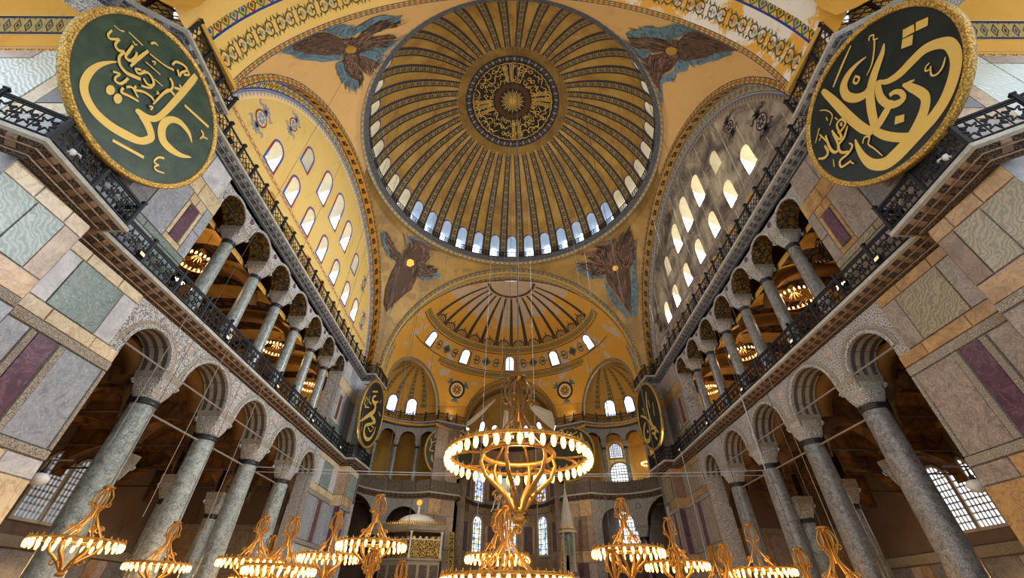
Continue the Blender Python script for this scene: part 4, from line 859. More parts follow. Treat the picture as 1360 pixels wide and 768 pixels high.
# ---------------------------------------------------------------- aisles and galleries behind the arcades
for sx, nm, lr in SIDES:
    a = struct('wall_aisle_'+nm, 'dim vaulted %s aisle and gallery behind the arcades' % lr)
    def bx(mb, x0, x1, y0, y1, z0, z1, mi=0): mb.box(min(x0*sx, x1*sx), max(x0*sx, x1*sx), y0, y1, z0, z1, mi)
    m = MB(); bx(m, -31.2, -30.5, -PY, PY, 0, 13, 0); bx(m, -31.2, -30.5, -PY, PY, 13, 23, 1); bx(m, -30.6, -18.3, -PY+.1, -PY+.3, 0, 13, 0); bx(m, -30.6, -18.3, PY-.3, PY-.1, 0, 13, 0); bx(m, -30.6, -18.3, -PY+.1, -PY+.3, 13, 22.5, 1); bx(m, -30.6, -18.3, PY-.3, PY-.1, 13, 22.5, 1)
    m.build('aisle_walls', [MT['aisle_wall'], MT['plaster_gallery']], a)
    m = MB(); bx(m, -31, -18.35, -PY, PY, 12.95, 13.6); m.build('gallery_floor', MT['vault_brown'], a)
    # aisle: a barrel over every bay, running away from the nave, with ribs on the column lines
    BY = [-PY, -11.2]+LOW_COLS+[11.0, PY]; n = 14
    for y0, y1 in zip(BY, BY[1:]):
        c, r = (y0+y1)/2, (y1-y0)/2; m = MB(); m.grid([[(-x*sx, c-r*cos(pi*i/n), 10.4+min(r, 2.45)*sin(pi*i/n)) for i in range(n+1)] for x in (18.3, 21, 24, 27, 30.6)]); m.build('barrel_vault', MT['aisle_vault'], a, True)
        for x in (18.5, 21.6, 25.5):
            m = MB(); q = min(r, 2.45); m.grid([[(-(x+dx)*sx, c-(r-d)*cos(pi*i/n), 10.4+(q-d)*sin(pi*i/n)) for i in range(n+1)] for dx, d in ((0, 0), (0, .3), (.9, .3), (.9, 0))]); m.build('vault_arch', MT['vault_gold'], a, True)
    for c in BY[1:-1]:
        m = MB(); w = .4; XC, A_ = (18.2+21.9)/2, 1.85
        for xa, xb in ((18.2, 21.9), (22.2, 30.4)):
            XC, A_ = (xa+xb)/2, (xb-xa)/2; H_ = 1.9 if xb < 23 else 2.1
            rows2 = [[(-(XC-A_*k*cos(pi*i/n))*sx, c+y, 8.7+(H_ if k < 1 else 4.1)*(sin(pi*i/n) if k < 1 else 1)) for i in range(n+1)] for y, k in ((-w, 1), (-w, .97), (w, .97), (w, 1))]
            m.grid(rows2)
        m.build('rib_wall', MT['aisle_vault'], a)
    z0, h, n = 20.2, 2.3, 16
    m = MB(); ys = [-PY+2*PY*k/12 for k in range(13)]; m.grid([[(-(24.45-6.1*cos(pi*i/n))*sx, y, z0+h*sin(pi*i/n)) for y in ys] for i in range(n+1)]); m.build('barrel_vault', MT['gallery_vault'], a, True)
    for c in (-11, -3.5, 3.2, 11):
        m = MB(); w = .5; D = .45; m.grid([[(-(24.45-(6.1-d)*cos(pi*i/n))*sx, c+y, z0-1.2+(h+1.2-d)*sin(pi*i/n)) for i in range(n+1)] for y, d in ((-w, 0), (-w, D), (w, D), (w, 0))]); m.build('vault_arch', MT['vault_gold'], a, True)
    m = MB(); bx(m, -31, -17.02, -PY-.2, PY+.2, 22.6, 22.85); m.build('gallery_roof', MT['vault_brown'], a)
    for k in range(5):
        u0 = 18.5+2.4*k
        for z0, z1, mt in ((.3, 3.4, 'marble_slate'), (3.4, 4.2, 'marble_brown'), (4.2, 7.4, ('marble_mauve', 'marble_brown', 'marble_taupe')[k % 3]), (7.4, 7.9, 'frieze_carved')): slab(a, (0, PY-.3, 0), (-sx, 0, 0), (0, -1, 0), u0, u0+2.4, z0, z1, mt)
    # marble dado and windows of the outer wall
    for k in range(7):
        c = -13.5+4.2*k; O = (-30.5*sx, 0, 0)
        for u0, u1, z0, z1, mt in ((-2.1, -1.2, .3, 4.6, 'marble_mauve'), (-1.2, 1.2, .3, 4.6, 'marble_slate'), (1.2, 2.1, .3, 4.6, 'marble_brown')): slab(a, O, (0, 1, 0), (sx, 0, 0), c+u0, c+u1, z0, z1, mt)
        slab(a, O, (0, 1, 0), (sx, 0, 0), c-2.2, c+2.2, 4.65, 5.3, 'frieze_carved', .2)
        for s, zz, wd, h, pm_ in (((-1.0, 6.2, 1.7, 3.9, 'pane_day' if nm == 'south' else 'pane_aisle'), (1.0, 6.2, 1.7, 3.9, 'pane_day' if nm == 'south' else 'pane_aisle')) if k == 4 else ())+((0, 15.5, 2.0, 3.6, 'pane_aisle'),):
            wn = empty('window'); wn.parent = a; pl = arch_poly(c+s, zz, wd, h); X0 = -30.44*sx
            m = MB(); m.face([(X0, u, z) for u, z in pl]); m.build('pane', MT[pm_], wn)
            m = MB(); hb = arch_poly(c+s, zz, wd, h, gr=.18); m.grid([[(x, u, z) for u, z in q+[q[0]]] for q, x in ((hb, X0), (hb, X0+.14*sx), (pl, X0+.14*sx), (pl, X0))]); m.build('window_frame', MT['stone_pale'], wn)
            put('grille', grille(wd, h, 6, 10, .09).mesh('grille', MT['grille_stone']), wn, (X0+.06*sx, c+s, zz), pi/2)
# windows in the back wall of the right exedra
for x, y, z, wd, h in ((15.5, 34.0, 14.6, 2.6, 3.9), (15.3, 34.2, 19.3, 1.7, 1.9), (15.6, 33.6, 8.2, 2.6, 4.6)):
    d = (Vector((-EXM.x, EXM.y))-Vector((x, y))); A = atan2(d.y, d.x)-pi/2
    wn = empty('window', (x, y, z), A+pi); wn.parent = WALL['ex_south']
    pl = arch_poly(0, 0, wd, h, 10); m = MB(); m.face([(u, 0, q) for u, q in pl]); m.build('pane', MT['pane_day'], wn); hb = arch_poly(0, 0, wd, h, 10, .22)
    m = MB(); m.grid([[(u, yy, q) for u, q in g_+[g_[0]]] for g_, yy in ((hb, .1), (hb, -.15), (pl, -.15), (pl, .1))]); m.build('window_frame', MT['stone_pale'], wn)
    put('grille', grille(wd, h, 7, 10, .1).mesh('grille', MT['grille_stone']), wn, (0, -.1, 0))
CALL_NW=([[(-1.82,-.26,.037),(-1.93,-.56,.089),(-2.02,-1.02,.172),(-1.99,-1.52,.242),(-1.81,-2,.279),(-1.5,-2.27,.298),(-1,-2.39,.308),(-.4,-2.27,.325),(.2,-1.96,.346),(.64,-1.63,.283),(.8,-1.24,.293),(.75,-1.03,.316),(.39,-.86,.353),(.04,-.8,.366),(-.27,-.85,.119)],[(-.28,-.91,.099),(.02,-.78,.305),(.26,-.57,.251),(.41,-.26,.236),(.41,.4,.267),(.3,1.55,.304),(.17,2.6,.318),(.11,3,.249)],[(2.06,.54,.037),(1.65,.72,.196),(1.12,.64,.259),(.81,.34,.273),(.72,-.08,.332),(.86,-.45,.372),(1.18,-.7,.375),(1.59,-.66,.341),(2.08,-.41,.214),(2.49,.02,.037)],[(.71,1.41,.107),(2.08,1.96,.133)],[(.03,-2.59,.11),(1.17,-1.99,.124)],[(1.72,-1.22,.1),(1.54,-1.43,.087),(1.55,-1.73,.075),(1.79,-1.65,.066)],[(1.76,-1.65,.076),(1.7,-1.88,.064),(1.87,-1.89,.076),(2.15,-1.68,.056)],[(1.94,1.44,.09),(2.17,1.38,.091),(2.17,1.05,.077),(2.23,1.31,.078),(2.44,1.48,.067)],[(-2.77,.57,.027),(-2.6,.66,.036),(-2.48,.77,.028)],[(-2.54,.73,.046),(-2.48,.82,.046)],[(-2.4,.99,.047),(-1.84,1.22,.05)],[(-2.68,.35,.062),(-2.63,.09,.079),(-2.5,.06,.08),(-2.37,.39,.082)],[(-2.36,.41,.082),(-2.29,.1,.09),(-2.12,.06,.1),(-1.97,.27,.103)],[(-2,.79,.086),(-1.93,.5,.104),(-1.83,.16,.103),(-1.65,.28,.115),(-1.68,.6,.097),(-1.77,.76,.088)],[(-1.51,.1,.077),(-1.58,.68,.138),(-1.61,1.3,.102)],[(-1.96,.26,.084),(-1.94,-.06,.101),(-1.75,-.27,.11),(-1.45,-.26,.122),(-1.23,-.08,.135),(-1,.15,.119)],[(-1.23,.44,.09),(-1.36,.23,.078),(-1.18,.23,.089),(-1.06,.62,.092),(-.77,.67,.114),(-.6,.52,.104),(-.74,.29,.092),(-.97,.3,.08)],[(-1.67,-.73,.072),(-1.5,-.54,.074),(-1.49,-.78,.073),(-1.4,-.9,.082),(-1.24,-.75,.093),(-1.25,-.33,.095)],[(-1.1,-.79,.094),(-1.02,-.98,.093),(-.79,-.8,.096),(-.46,-.58,.079)],[(-1.06,-.66,.085),(-.94,-.44,.087),(-.58,-.49,.069)],[(-.92,-.25,.088),(-.84,-.4,.088),(-.63,-.12,.091),(-.36,.06,.093),(-.16,.07,.074)],[(-.83,-.03,.08),(-.59,.3,.083),(-.66,.61,.084)],[(-.09,-.06,.063),(-.16,.64,.108),(-.13,1.07,.133),(.14,1.18,.102)],[(-.45,1.47,.1),(-.29,1.47,.101),(-.11,1.26,.101),(-.15,.8,.098)],[(-.08,1.4,.102),(.12,1.69,.105),(-.05,1.75,.081)],[(-1.51,1.26,.051),(-.94,1.6,.065),(-.6,1.92,.09)],[(-.78,2,.089),(-.79,2.28,.102),(-.54,2.57,.105),(-.31,2.61,.107),(-.36,2.24,.093),(-.31,2.01,.104),(-.53,2.13,.103)],[(-.26,2.28,.106),(-.12,2.55,.084),(-.26,2.62,.083)],[(-1.38,.83,.04),(-.76,1.12,.043)],[(-.76,.71,.042),(-.39,.88,.043)],[(-1.77,1.59,.082),(-1.73,1.79,.083),(-1.59,1.87,.042)],[(-1.28,1.12,.051),(-1.2,1.26,.052),(-1.15,1.11,.042)],[(-2.13,.85,.048),(-2.02,.85,.048),(-1.97,.94,.039)],[(-.38,.46,.053),(-.27,.46,.053),(-.32,.36,.042)],[(-.13,-.33,.062),(-.04,-.2,.063),(0,-.37,.062)]],[[(-1.17,-1.13),(-1.12,-1.22),(-1.1,-1.33),(-1.13,-1.43),(-1.18,-1.49),(-1.26,-1.5),(-1.33,-1.46),(-1.38,-1.37),(-1.4,-1.27),(-1.38,-1.17),(-1.32,-1.1),(-1.25,-1.09)],[(-.83,-1.1),(-.78,-1.19),(-.76,-1.3),(-.78,-1.4),(-.84,-1.46),(-.91,-1.46),(-.99,-1.42),(-1.04,-1.33),(-1.06,-1.23),(-1.04,-1.13),(-.98,-1.07),(-.91,-1.06)],[(-1.19,.46),(-1.17,.63),(-1.05,.58),(-1.08,.43)],[(-1.28,-.55),(-1.25,-.41),(-1.15,-.49),(-1.19,-.61)]])
CALL_SW=([[(.6,.41,.082),(.77,.02,.217),(1.17,-.24,.32),(1.67,-.34,.342),(2.11,-.46,.345),(2.4,-.74,.348),(2.56,-1.1,.368),(2.48,-1.51,.376),(2.24,-1.89,.358),(1.85,-2.22,.362),(1.34,-2.5,.371),(.77,-2.63,.402),(.24,-2.61,.473),(-.29,-2.58,.548),(-.85,-2.55,.554),(-1.3,-2.42,.497),(-1.61,-1.98,.417),(-1.65,-1.43,.302),(-1.54,-.87,.198),(-1.4,-.52,.056)],[(.99,-.69,.093),(1.05,-1.04,.272),(1.1,-1.53,.315),(1.05,-1.87,.31),(.76,-2.16,.346),(.3,-2.39,.388),(-.04,-2.48,.361)],[(1.29,-.98,.036),(1.15,-.88,.127),(.98,-.77,.13)],[(.64,.4,.203),(.4,.1,.284),(.24,-.3,.301),(.25,-.79,.273),(.46,-1.07,.265),(.69,-1.11,.204),(.76,-.83,.188),(.65,-.59,.173),(.48,-.53,.175)],[(.41,-.74,.193),(.03,-.88,.296),(-.4,-.97,.324),(-.73,-.96,.311)],[(-.76,-1,.29),(-.91,-.5,.388),(-.95,.46,.409),(-.91,1.6,.385),(-.9,2.56,.277),(-.92,2.8,.128)],[(-.7,-1.01,.268),(-.58,-1.59,.337),(-.34,-2.13,.339),(-.07,-2.52,.307)],[(1.66,1.29,.05),(1.38,1.07,.22),(1.02,.91,.305),(.62,.7,.352),(.17,.35,.377),(-.19,-.17,.376),(-.46,-.67,.351),(-.63,-.95,.247)],[(1.01,1.68,.043),(.63,1.88,.154),(.18,1.96,.297),(-.25,1.8,.373),(-.43,1.33,.368),(-.29,.82,.355),(.04,.51,.32),(.45,.53,.311)],[(1.02,2.8,.056),(.29,2.59,.117),(-.52,2.3,.085)],[(1.6,1.83,.072),(1.27,1.46,.072),(.91,1.17,.062),(.54,1.05,.042)],[(1.48,2.05,.053),(1.59,2.16,.063),(1.7,2.02,.062),(1.59,1.88,.062),(1.69,1.72,.051)],[(.28,1.58,.078),(.33,1.31,.098),(.15,1.24,.099),(.1,1.43,.089),(.26,1.55,.078)],[(-1.3,-.99,.054),(-1.1,-.87,.075),(-.97,-1.05,.084),(-1.18,-1.24,.063),(-1.15,-1.57,.062),(-1.13,-2.13,.04)],[(1.91,-1.05,.042),(1.76,-1.04,.051),(1.67,-1.15,.06),(1.78,-1.25,.051)],[(1.85,-1.18,.051),(1.67,-1.44,.067),(1.76,-1.61,.074),(1.99,-1.6,.073),(2.25,-1.42,.032)],[(-1.54,2.16,.039),(-1.34,1.79,.05),(-1.33,1.33,.049),(-1.69,1.1,.049)],[(-2.07,1.54,.064),(-2.64,1.19,.039)],[(-2.44,1.08,.052),(-2.27,1.12,.051)],[(-3,.46,.078),(-2.76,.18,.126),(-2.5,.22,.124),(-2.41,.62,.101)],[(-2.09,.94,.088),(-2.32,.27,.135),(-2.28,-.12,.132),(-2.02,-.1,.107),(-1.8,.66,.109)],[(-2.24,1.28,.064),(-2.22,.48,.074)],[(-1.76,.8,.085),(-1.81,.21,.119),(-1.67,.14,.117),(-1.48,.74,.096),(-1.19,.73,.105),(-1.18,.41,.104),(-1.5,.35,.105),(-1.67,.44,.095)],[(-1.21,.21,.057),(-1.64,-.02,.116),(-2,-.03,.119),(-2.1,-.39,.117),(-1.88,-.7,.114)],[(-1.63,-.43,.057),(-1.61,-.66,.09),(-1.92,-.75,.102),(-2.36,-.65,.106),(-2.5,-.9,.094),(-2.29,-1.03,.092),(-2.05,-1.11,.09)],[(-2.53,-.29,.048),(-2.71,-.6,.048)],[(-2.09,-1.16,.056),(-2.05,-1.33,.056)],[(-1.3,1.09,.048),(-1.3,.88,.059)],[(-1.54,1.54,.05),(-1.59,1.35,.05)]],[[(2.27,.91),(2.56,.64),(2.39,.39),(2.07,.67)],[(2.62,.61),(2.9,.29),(2.7,.07),(2.42,.36)],[(2.04,.65),(2.31,.37),(2.06,.11),(1.8,.42)],[(.09,-1.38),(.32,-1.63),(.14,-1.83),(-.12,-1.59)],[(-1.37,.71),(-1.26,.65),(-1.35,.5),(-1.44,.58)]])
CALL_NE=([[(-1.6,1.8,.162),(-.23,2.41,.171)],[(-.34,1.89,.105),(-.99,1.43,.327),(-.94,1.09,.407),(-.19,1.15,.374),(.71,1.66,.129)],[(-.6,1.11,.288),(.25,.93,.46),(.23,.32,.578),(-.83,-.48,.473),(-2.02,-1.38,.299),(-2.61,-1.76,.182),(-2.96,-1.58,.091)],[(-.57,-.32,.279),(.84,-.33,.455),(1.46,-.51,.461)],[(1.42,-.33,.21),(.29,-1.01,.322),(-.86,-1.55,.308),(-1.01,-2.04,.341),(-.59,-2.49,.38),(.38,-2.58,.389),(1.35,-2.14,.323),(1.85,-1.4,.249),(1.94,-.73,.127)],[(-3.3,-.61,.11),(-3.17,-1.04,.128),(-2.93,-1.54,.127)],[(-3.55,.28,.112),(-2.82,.34,.133),(-2.86,-.05,.132),(-1.97,-.06,.135)],[(-3.08,.61,.114),(-2.25,.59,.136),(-2.2,.1,.135)],[(-1.96,1.17,.119),(-1.87,.63,.137),(-1,.61,.121)],[(-2.61,-.32,.113),(-1.39,.12,.118)],[(-.27,-1.53,.117),(.7,-1.68,.14),(1.18,-1.26,.123)],[(.59,-1.09,.121),(1.42,-1.04,.124)],[(1.49,.83,.129),(2.39,.64,.132)],[(1.19,1.66,.109),(1.43,2.18,.111)],[(-2.01,-1.8,.074),(-1.57,-2.47,.074)]],[])
CALL_SE=([[(1.1,2.2,.186),(.41,1.3,.372),(.19,-.07,.409),(.44,-1.3,.396),(1.54,-2.28,.25)],[(-2.17,.84,.197),(-.81,.02,.328),(.18,-1.06,.356),(1.09,-1.8,.256)],[(-1.33,-.22,.236),(-2.38,-.71,.432),(-2.59,-1.65,.474),(-1.6,-2.11,.411),(-.74,-1.57,.361),(-.47,-.82,.273)],[(2.09,.59,.131),(1.59,-.62,.173)],[(-.17,-1.35,.268),(1.16,-1.72,.299),(.36,-2.22,.345),(.77,-2.76,.211)],[(-1.03,1.3,.193),(-.9,.5,.237)],[(1.03,1.33,.137),(1.04,.45,.135)]],[[(-.11,-1.71),(.46,-1.9),(.27,-2.11),(-.29,-1.92)],[(-1.45,-1.04),(-1,-1.2),(-1.19,-1.42),(-1.64,-1.26)]])
CALL_EL=([[(-1.07,1.9,.168),(1.19,2.43,.173)],[(-.66,1.31,.267),(-.54,.24,.246),(-.4,-.83,.226),(-.18,-1.87,.095)],[(-2.47,-.74,.079),(-2.39,-1.34,.22),(-1.91,-1.68,.313),(-1.26,-1.54,.316),(-.56,-1.04,.257),(.15,-.52,.261),(.6,.25,.166)],[(-2.17,1.59,.099),(-1.52,1.94,.117),(-1.02,2.51,.119),(-1.43,2.66,.118),(-1.78,2.39,.118),(-1.46,2.22,.101)],[(-2.91,1.39,.114),(-2.74,.54,.129),(-2.86,-.18,.127),(-2.28,-.18,.128)],[(-2.75,.85,.114),(-2.11,1.19,.131)],[(-2.38,.59,.097),(-1.86,.52,.114),(-1.57,-.38,.113)],[(-2.06,.8,.098),(-1.41,1.06,.115),(-1.41,.35,.114),(-2.14,.08,.113)],[(-1.22,.93,.115),(-1.17,-.25,.113),(-2.07,-.46,.112)],[(-.95,.81,.099),(-.91,-.21,.097)],[(-1.71,.7,.098),(-1.63,-.62,.096)],[(-1.5,-2.02,.094),(-1.16,-2.12,.11),(-1.44,-2.49,.078),(-1.46,-3.15,.061)],[(-.81,-2.26,.094),(-.48,-2.21,.11),(-.77,-2.55,.078),(-.82,-3.26,.062)],[(-.02,1.12,.084),(.06,.65,.1),(.37,.7,.1),(.37,1.1,.084)],[(.67,1.23,.101),(1.36,1.58,.102),(1.85,2.07,.104)]],[])
CALL_ER=([[(-1.29,1.59,.119),(1.38,2.76,.152)],[(-.61,1.2,.118),(1.11,1.76,.15)],[(1.85,2.59,.168),(1.86,1.64,.231),(1.89,.21,.161)],[(1.88,2.54,.101),(2.16,1.6,.082)],[(-2.09,1.87,.086),(-1.32,2.48,.121)],[(-1.32,2.48,.104),(-1.15,2.84,.104),(-1.38,2.88,.104)],[(2.42,.26,.112),(2.77,.12,.128),(3.02,.49,.096)],[(-.27,-1.96,.222),(.87,-2.39,.249),(2.11,-1.65,.156)]],[[(-.29,2.88),(-.09,3.13),(.06,2.87),(-.17,2.69)]])
SERAPHS=[{'q':(-1,-1),'brown':[[(.674,35.45),(.843,33.87),(.991,32.37),(1.1,30.64),(1.1,30.01),(.734,30.91),(.546,32.54),(.514,34.28),(.559,35.73)],[(.668,36.27),(.788,36.23),(.889,36.79),(.834,37.93),(.797,38.33),(.787,37.52),(.748,37.12),(.668,37.06)],[(.63,36.47),(.702,37.04),(.722,38.14),(.719,38.99),(.67,38.4),(.622,37.76),(.577,36.98)],[(.561,35.94),(.557,37.09),(.478,37.57),(.45,38.54),(.414,38.5),(.381,37.61),(.396,36.71),(.472,36.11)],[(.557,37.09),(.557,38.15),(.579,38.86),(.566,38.94),(.48,37.83)],[(.727,35.03),(.708,36.27),(.559,37.19),(.532,35.84)]],'blue':[[(1.1,28.92),(1.1,30.01),(.734,30.91),(.528,33.06),(.511,35),(.545,35.79),(.483,36.06),(.408,34.37),(.423,32.06),(.715,30.13)],[(.959,32.81),(1.018,33.69),(.845,35.46),(.934,36.14),(.948,36.61),(.865,37.98),(.805,38.47),(.837,37.77),(.889,36.79),(.788,36.23),(.716,35.27),(.843,33.87)],[(.567,37.03),(.622,37.97),(.698,38.85),(.66,39.11),(.614,38.5),(.559,39.32),(.552,38.66),(.561,37.99)],[(.431,35.67),(.472,36.11),(.392,36.73),(.381,37.9),(.443,38.63),(.344,38.11),(.299,37.15),(.328,36.34)]],'face':[(.609,35.62),(.643,35.68),(.651,35.96),(.63,36.43),(.602,36.62),(.577,36.53),(.569,36.17),(.579,35.82)]},{'q':(1,-1),'brown':[[(.649,35.76),(.82,34.49),(1.053,32.74),(1.1,31.11),(1.1,29.52),(1.1,29.22),(.732,31.2),(.505,33.57),(.479,35.6),(.533,36.31)],[(.687,36.09),(.721,36.58),(.713,37.88),(.739,38.92),(.695,39.11),(.649,38.19),(.607,37.89),(.603,36.95)],[(.592,37.01),(.591,38.01),(.612,39.2),(.592,38.85),(.47,39.62),(.466,38.61),(.447,37.25),(.517,36.15)],[(.697,36.43),(.715,35.18),(.515,36.04),(.553,37.24)]],'blue':[[(.522,36.36),(.481,35.47),(.519,33.29),(.926,30.34),(.665,30.85),(.467,32.43),(.402,34.37),(.434,35.53),(.382,35.99),(.402,36.96),(.364,37.42),(.428,38.61),(.322,40),(.565,38.41),(.447,38.4),(.429,37.08)],[(.757,38.83),(.786,37.7),(.836,36.94),(.833,36.18),(.901,35.23),(1.068,33.69),(1.1,32.69),(1.053,32.74),(.82,34.49),(.703,35.92),(.721,36.58),(.717,37.85),(.73,39.03)],[(.667,39.18),(.664,38.48),(.609,37.98),(.611,38.58),(.578,39.56)],[(.529,39.62),(.59,38.73),(.573,38.99),(.491,39.65)]],'face':[(.619,36.71),(.647,36.39),(.659,35.99),(.641,35.7),(.607,35.74),(.574,36.11),(.571,36.53),(.591,36.77)]},{'q':(-1,1),'brown':[[(.091,37.16),(.172,37.74),(.304,37.17),(.438,37.32),(.409,36.36),(.222,36.25)],[(.378,37.52),(.491,38.65),(.536,39.59),(.615,39.29),(.649,37.9),(.584,37.02),(.432,36.88)],[(.548,37.32),(.708,37.72),(.8,37.48),(.807,36.68),(.666,36.2)],[(.318,36.26),(.515,36.84),(.629,36.92),(.709,34.48),(.584,33.02),(.436,31.69),(.272,30.79),(.099,31.49),(.108,32.95),(.238,35.19)],[(.368,36.98),(.554,37.95),(.634,36.59),(.403,35.91)]],'blue':[[(.444,36.07),(.545,36.67),(.572,35.28),(.5,33.01),(.469,31.4),(.4,32.63),(.415,34.59)],[(.06,36.86),(.094,37.25),(.191,37.74),(.138,37.26),(.247,36.23),(.172,36.29)],[(.666,36.2),(.807,36.68),(.8,37.48),(.834,37.04),(.802,36.36)],[(.485,39.84),(.547,39.63),(.524,37.91),(.478,37.79)]],'face':[(.439,36.92),(.467,37.24),(.515,37.32),(.541,36.97),(.506,36.55),(.452,36.49)]},{'q':(1,1),'brown':[[(.356,38.69),(.217,38.03),(.147,36.83),(.191,35.68),(.299,35.67),(.42,37.09),(.389,37.91)],[(.571,39.06),(.511,39.12),(.406,37.99),(.427,36.85),(.545,37.28),(.567,38.41)],[(.638,39.26),(.567,38.41),(.53,37.2),(.632,37.59),(.666,38.6)],[(.763,38.59),(.702,38.36),(.587,37.18),(.614,36.47),(.764,36.82),(.788,37.97)],[(.62,36.67),(.421,36.41),(.274,35.58),(.277,33.48),(.477,30.91),(.607,32.18),(.637,34.07),(.687,35.34)],[(.543,37.72),(.345,36.76),(.388,35.42),(.629,36.55)]],'blue':[[(.239,38.12),(.136,36.98),(.136,35.5),(.083,32.79),(.227,30.61),(.516,30.61),(.289,33.2),(.217,35.76),(.156,36.87)],[(.754,39),(.797,38.02),(.813,37.07),(.705,36.16),(.646,36.34),(.772,36.94),(.784,37.94)],[(.689,36.09),(.696,34.99),(.691,33.28),(.647,31.88),(.496,30.76),(.742,31.28),(.845,33.05),(.768,34.85)]],'face':[(.509,36.59),(.478,36.72),(.434,36.52),(.43,36.19),(.471,36.12),(.511,36.31)]}]
# ---------------------------------------------------------------- columns
ORD = ['first', 'second', 'third', 'fourth', 'fifth', 'sixth', 'seventh', 'eighth', 'ninth', 'tenth']
def column_meshes(rb, rt, z0, z1, cap_h, hw, depth, shaft_mat, zc0):
    """shaft from z0 to z1, capital above it, all relative to the column foot"""
    M = {}
    b = MB(); s = rb*1.45; b.box(-s, s, -s, s, 0, .22); b.lathe([(rb*1.4, .22), (rb*1.45, .3), (rb*1.38, .4), (rb*1.15, .45), (rb*1.25, .52), (rb*1.2, .6), (rb*1.02, z0)], 24); M['base'] = b.mesh('base', MT['marble_white'], False)
    b = MB(); b.lathe([(rb+(rt-rb)*(i/8)**1.3, z0+(z1-z0)*i/8) for i in range(9)], 28); M['shaft'] = b.mesh('shaft', MT[shaft_mat], True)
    b = MB(); b.lathe([(rt, z1-.22), (rt*1.12, z1-.2), (rt*1.13, z1-.08), (rt*1.04, z1-.06), (rt*1.16, z1-.02), (rt*1.16, z1+.06), (rt, z1+.08)], 28); M['collar'] = b.mesh('collar', MT['bronze_collar'], True)
    b = MB(); R = []
    for i in range(8):
        t = i/7; k = 2+6*t; row = []
        rad = rt*1.0+(hw*.97-rt)*(t**1.6)+.05*sin(pi*t)
        for j in range(32):
            a = 2*pi*j/32; c_, s_ = cos(a), sin(a); q = (abs(c_)**k+abs(s_)**k)**(-1/k); row.append((rad*q*c_, rad*q*s_*(1+(depth/hw-1)*t), z1+.06+(cap_h-.06)*t))
        R.append(row)
    b.grid(R, closed=True); M['capital'] = b.mesh('capital', MT['capital_carved'], True)
    zt = z1+cap_h; M['volute'] = []
    for sx_ in (-1, 1):
        for sy_ in (-1, 1):
            b = MB(); cx, cy = sx_*hw*.86, sy_*depth*.86; d = Vector((sx_, sy_, 0)).normalized(); e = Vector((-d.y, d.x, 0))
            pts = [Vector((cx, cy, zt-.16))+d*(.13*cos(q)*(1-q/14))+Vector((0, 0, .14*sin(q)*(1-q/14))) for q in [k*pi/4 for k in range(11)]]
            b.tube(pts, .055*hw/.66, 6); M['volute'].append(b.mesh('volute', MT['capital_carved'], True))
    b = MB(); h = zc0-zt; b.hexa([(-hw*.95, -depth*.95, zt), (hw*.95, -depth*.95, zt), (hw*.95, depth*.95, zt), (-hw*.95, depth*.95, zt), (-hw*1.04, -depth*1.02, zc0), (hw*1.04, -depth*1.02, zc0), (hw*1.04, depth*1.02, zc0), (-hw*1.04, depth*1.02, zc0)]); M['abacus'] = b.mesh('abacus', MT['frieze_carved'])
    return M
def column(M, loc, rz, label, group):
    e = empty('marble_column', loc, rz, label, 'column', group, 'thing')
    for n in ('base', 'shaft', 'collar', 'abacus'): put(n, M[n], e)
    c_ = put('capital', M['capital'], e)
    for q in M['volute']: put('volute', q, c_)
    return e
MLOW = {'north': column_meshes(.62, .53, .7, 9.62, 1.05, .68, .72, 'marble_verde', 11.0), 'south': column_meshes(.62, .53, .7, 9.62, 1.05, .68, .72, 'marble_verde_shaded', 11.0)}
MUP = {'north': column_meshes(.4, .34, .55, 6.05, .8, .5, .7, 'marble_verde', ZSU-Z1), 'south': column_meshes(.4, .34, .55, 6.05, .8, .5, .7, 'marble_verde_shaded', ZSU-Z1)}
MEXU = column_meshes(.3, .26, .4, 5.95, .7, .33, .45, 'marble_verde', 20.6-Z1); MEXL = column_meshes(.6, .52, .6, 8.9, 1.0, .8, .5, 'marble_porphyry', 10.2)
MIN = column_meshes(.5, .42, .6, 7.2, 1.0, .62, .62, 'marble_verde', 8.7)
for sx, nm, lr in SIDES:
    for k, y in enumerate(LOW_COLS): column(MLOW[nm], (-17.7*sx, y, 0), 0, 'tall marble column of the %s lower arcade, %s from the near pier' % (lr, ORD[k]), 'columns of the lower nave arcades').rotation_euler = (0, 0, pi/2)
    for k, y in enumerate(UP_COLS): column(MUP[nm], (-17.7*sx, y, Z1), pi/2, 'slender marble gallery column on the %s, %s from the near pier' % (lr, ORD[k]), 'columns of the gallery arcades')
    f = exf(sx)
    for k, s in enumerate(EX_UC):
        x, y, nx, ny = f(s); column(MEXU, (x+nx*.45, y+ny*.45, Z1), atan2(ny, nx)+pi/2, 'thin gallery column of the %s exedra, %s from the far pier' % (lr, ORD[k]), 'exedra gallery columns')
    for k, s in enumerate(EX_LC):
        x, y, nx, ny = f(s); column(MEXL, (x+nx*.45, y+ny*.45, 0), atan2(ny, nx)+pi/2, 'thick dark red column of the %s exedra, %s from the far pier' % (lr, ORD[k]), 'exedra ground columns')
    for k, y in enumerate(LOW_COLS): column(MIN, (-22.05*sx, y, 0), 0, 'inner aisle column with pale capital behind the %s arcade, %s from the near pier' % (lr, ORD[k]), 'inner aisle columns')
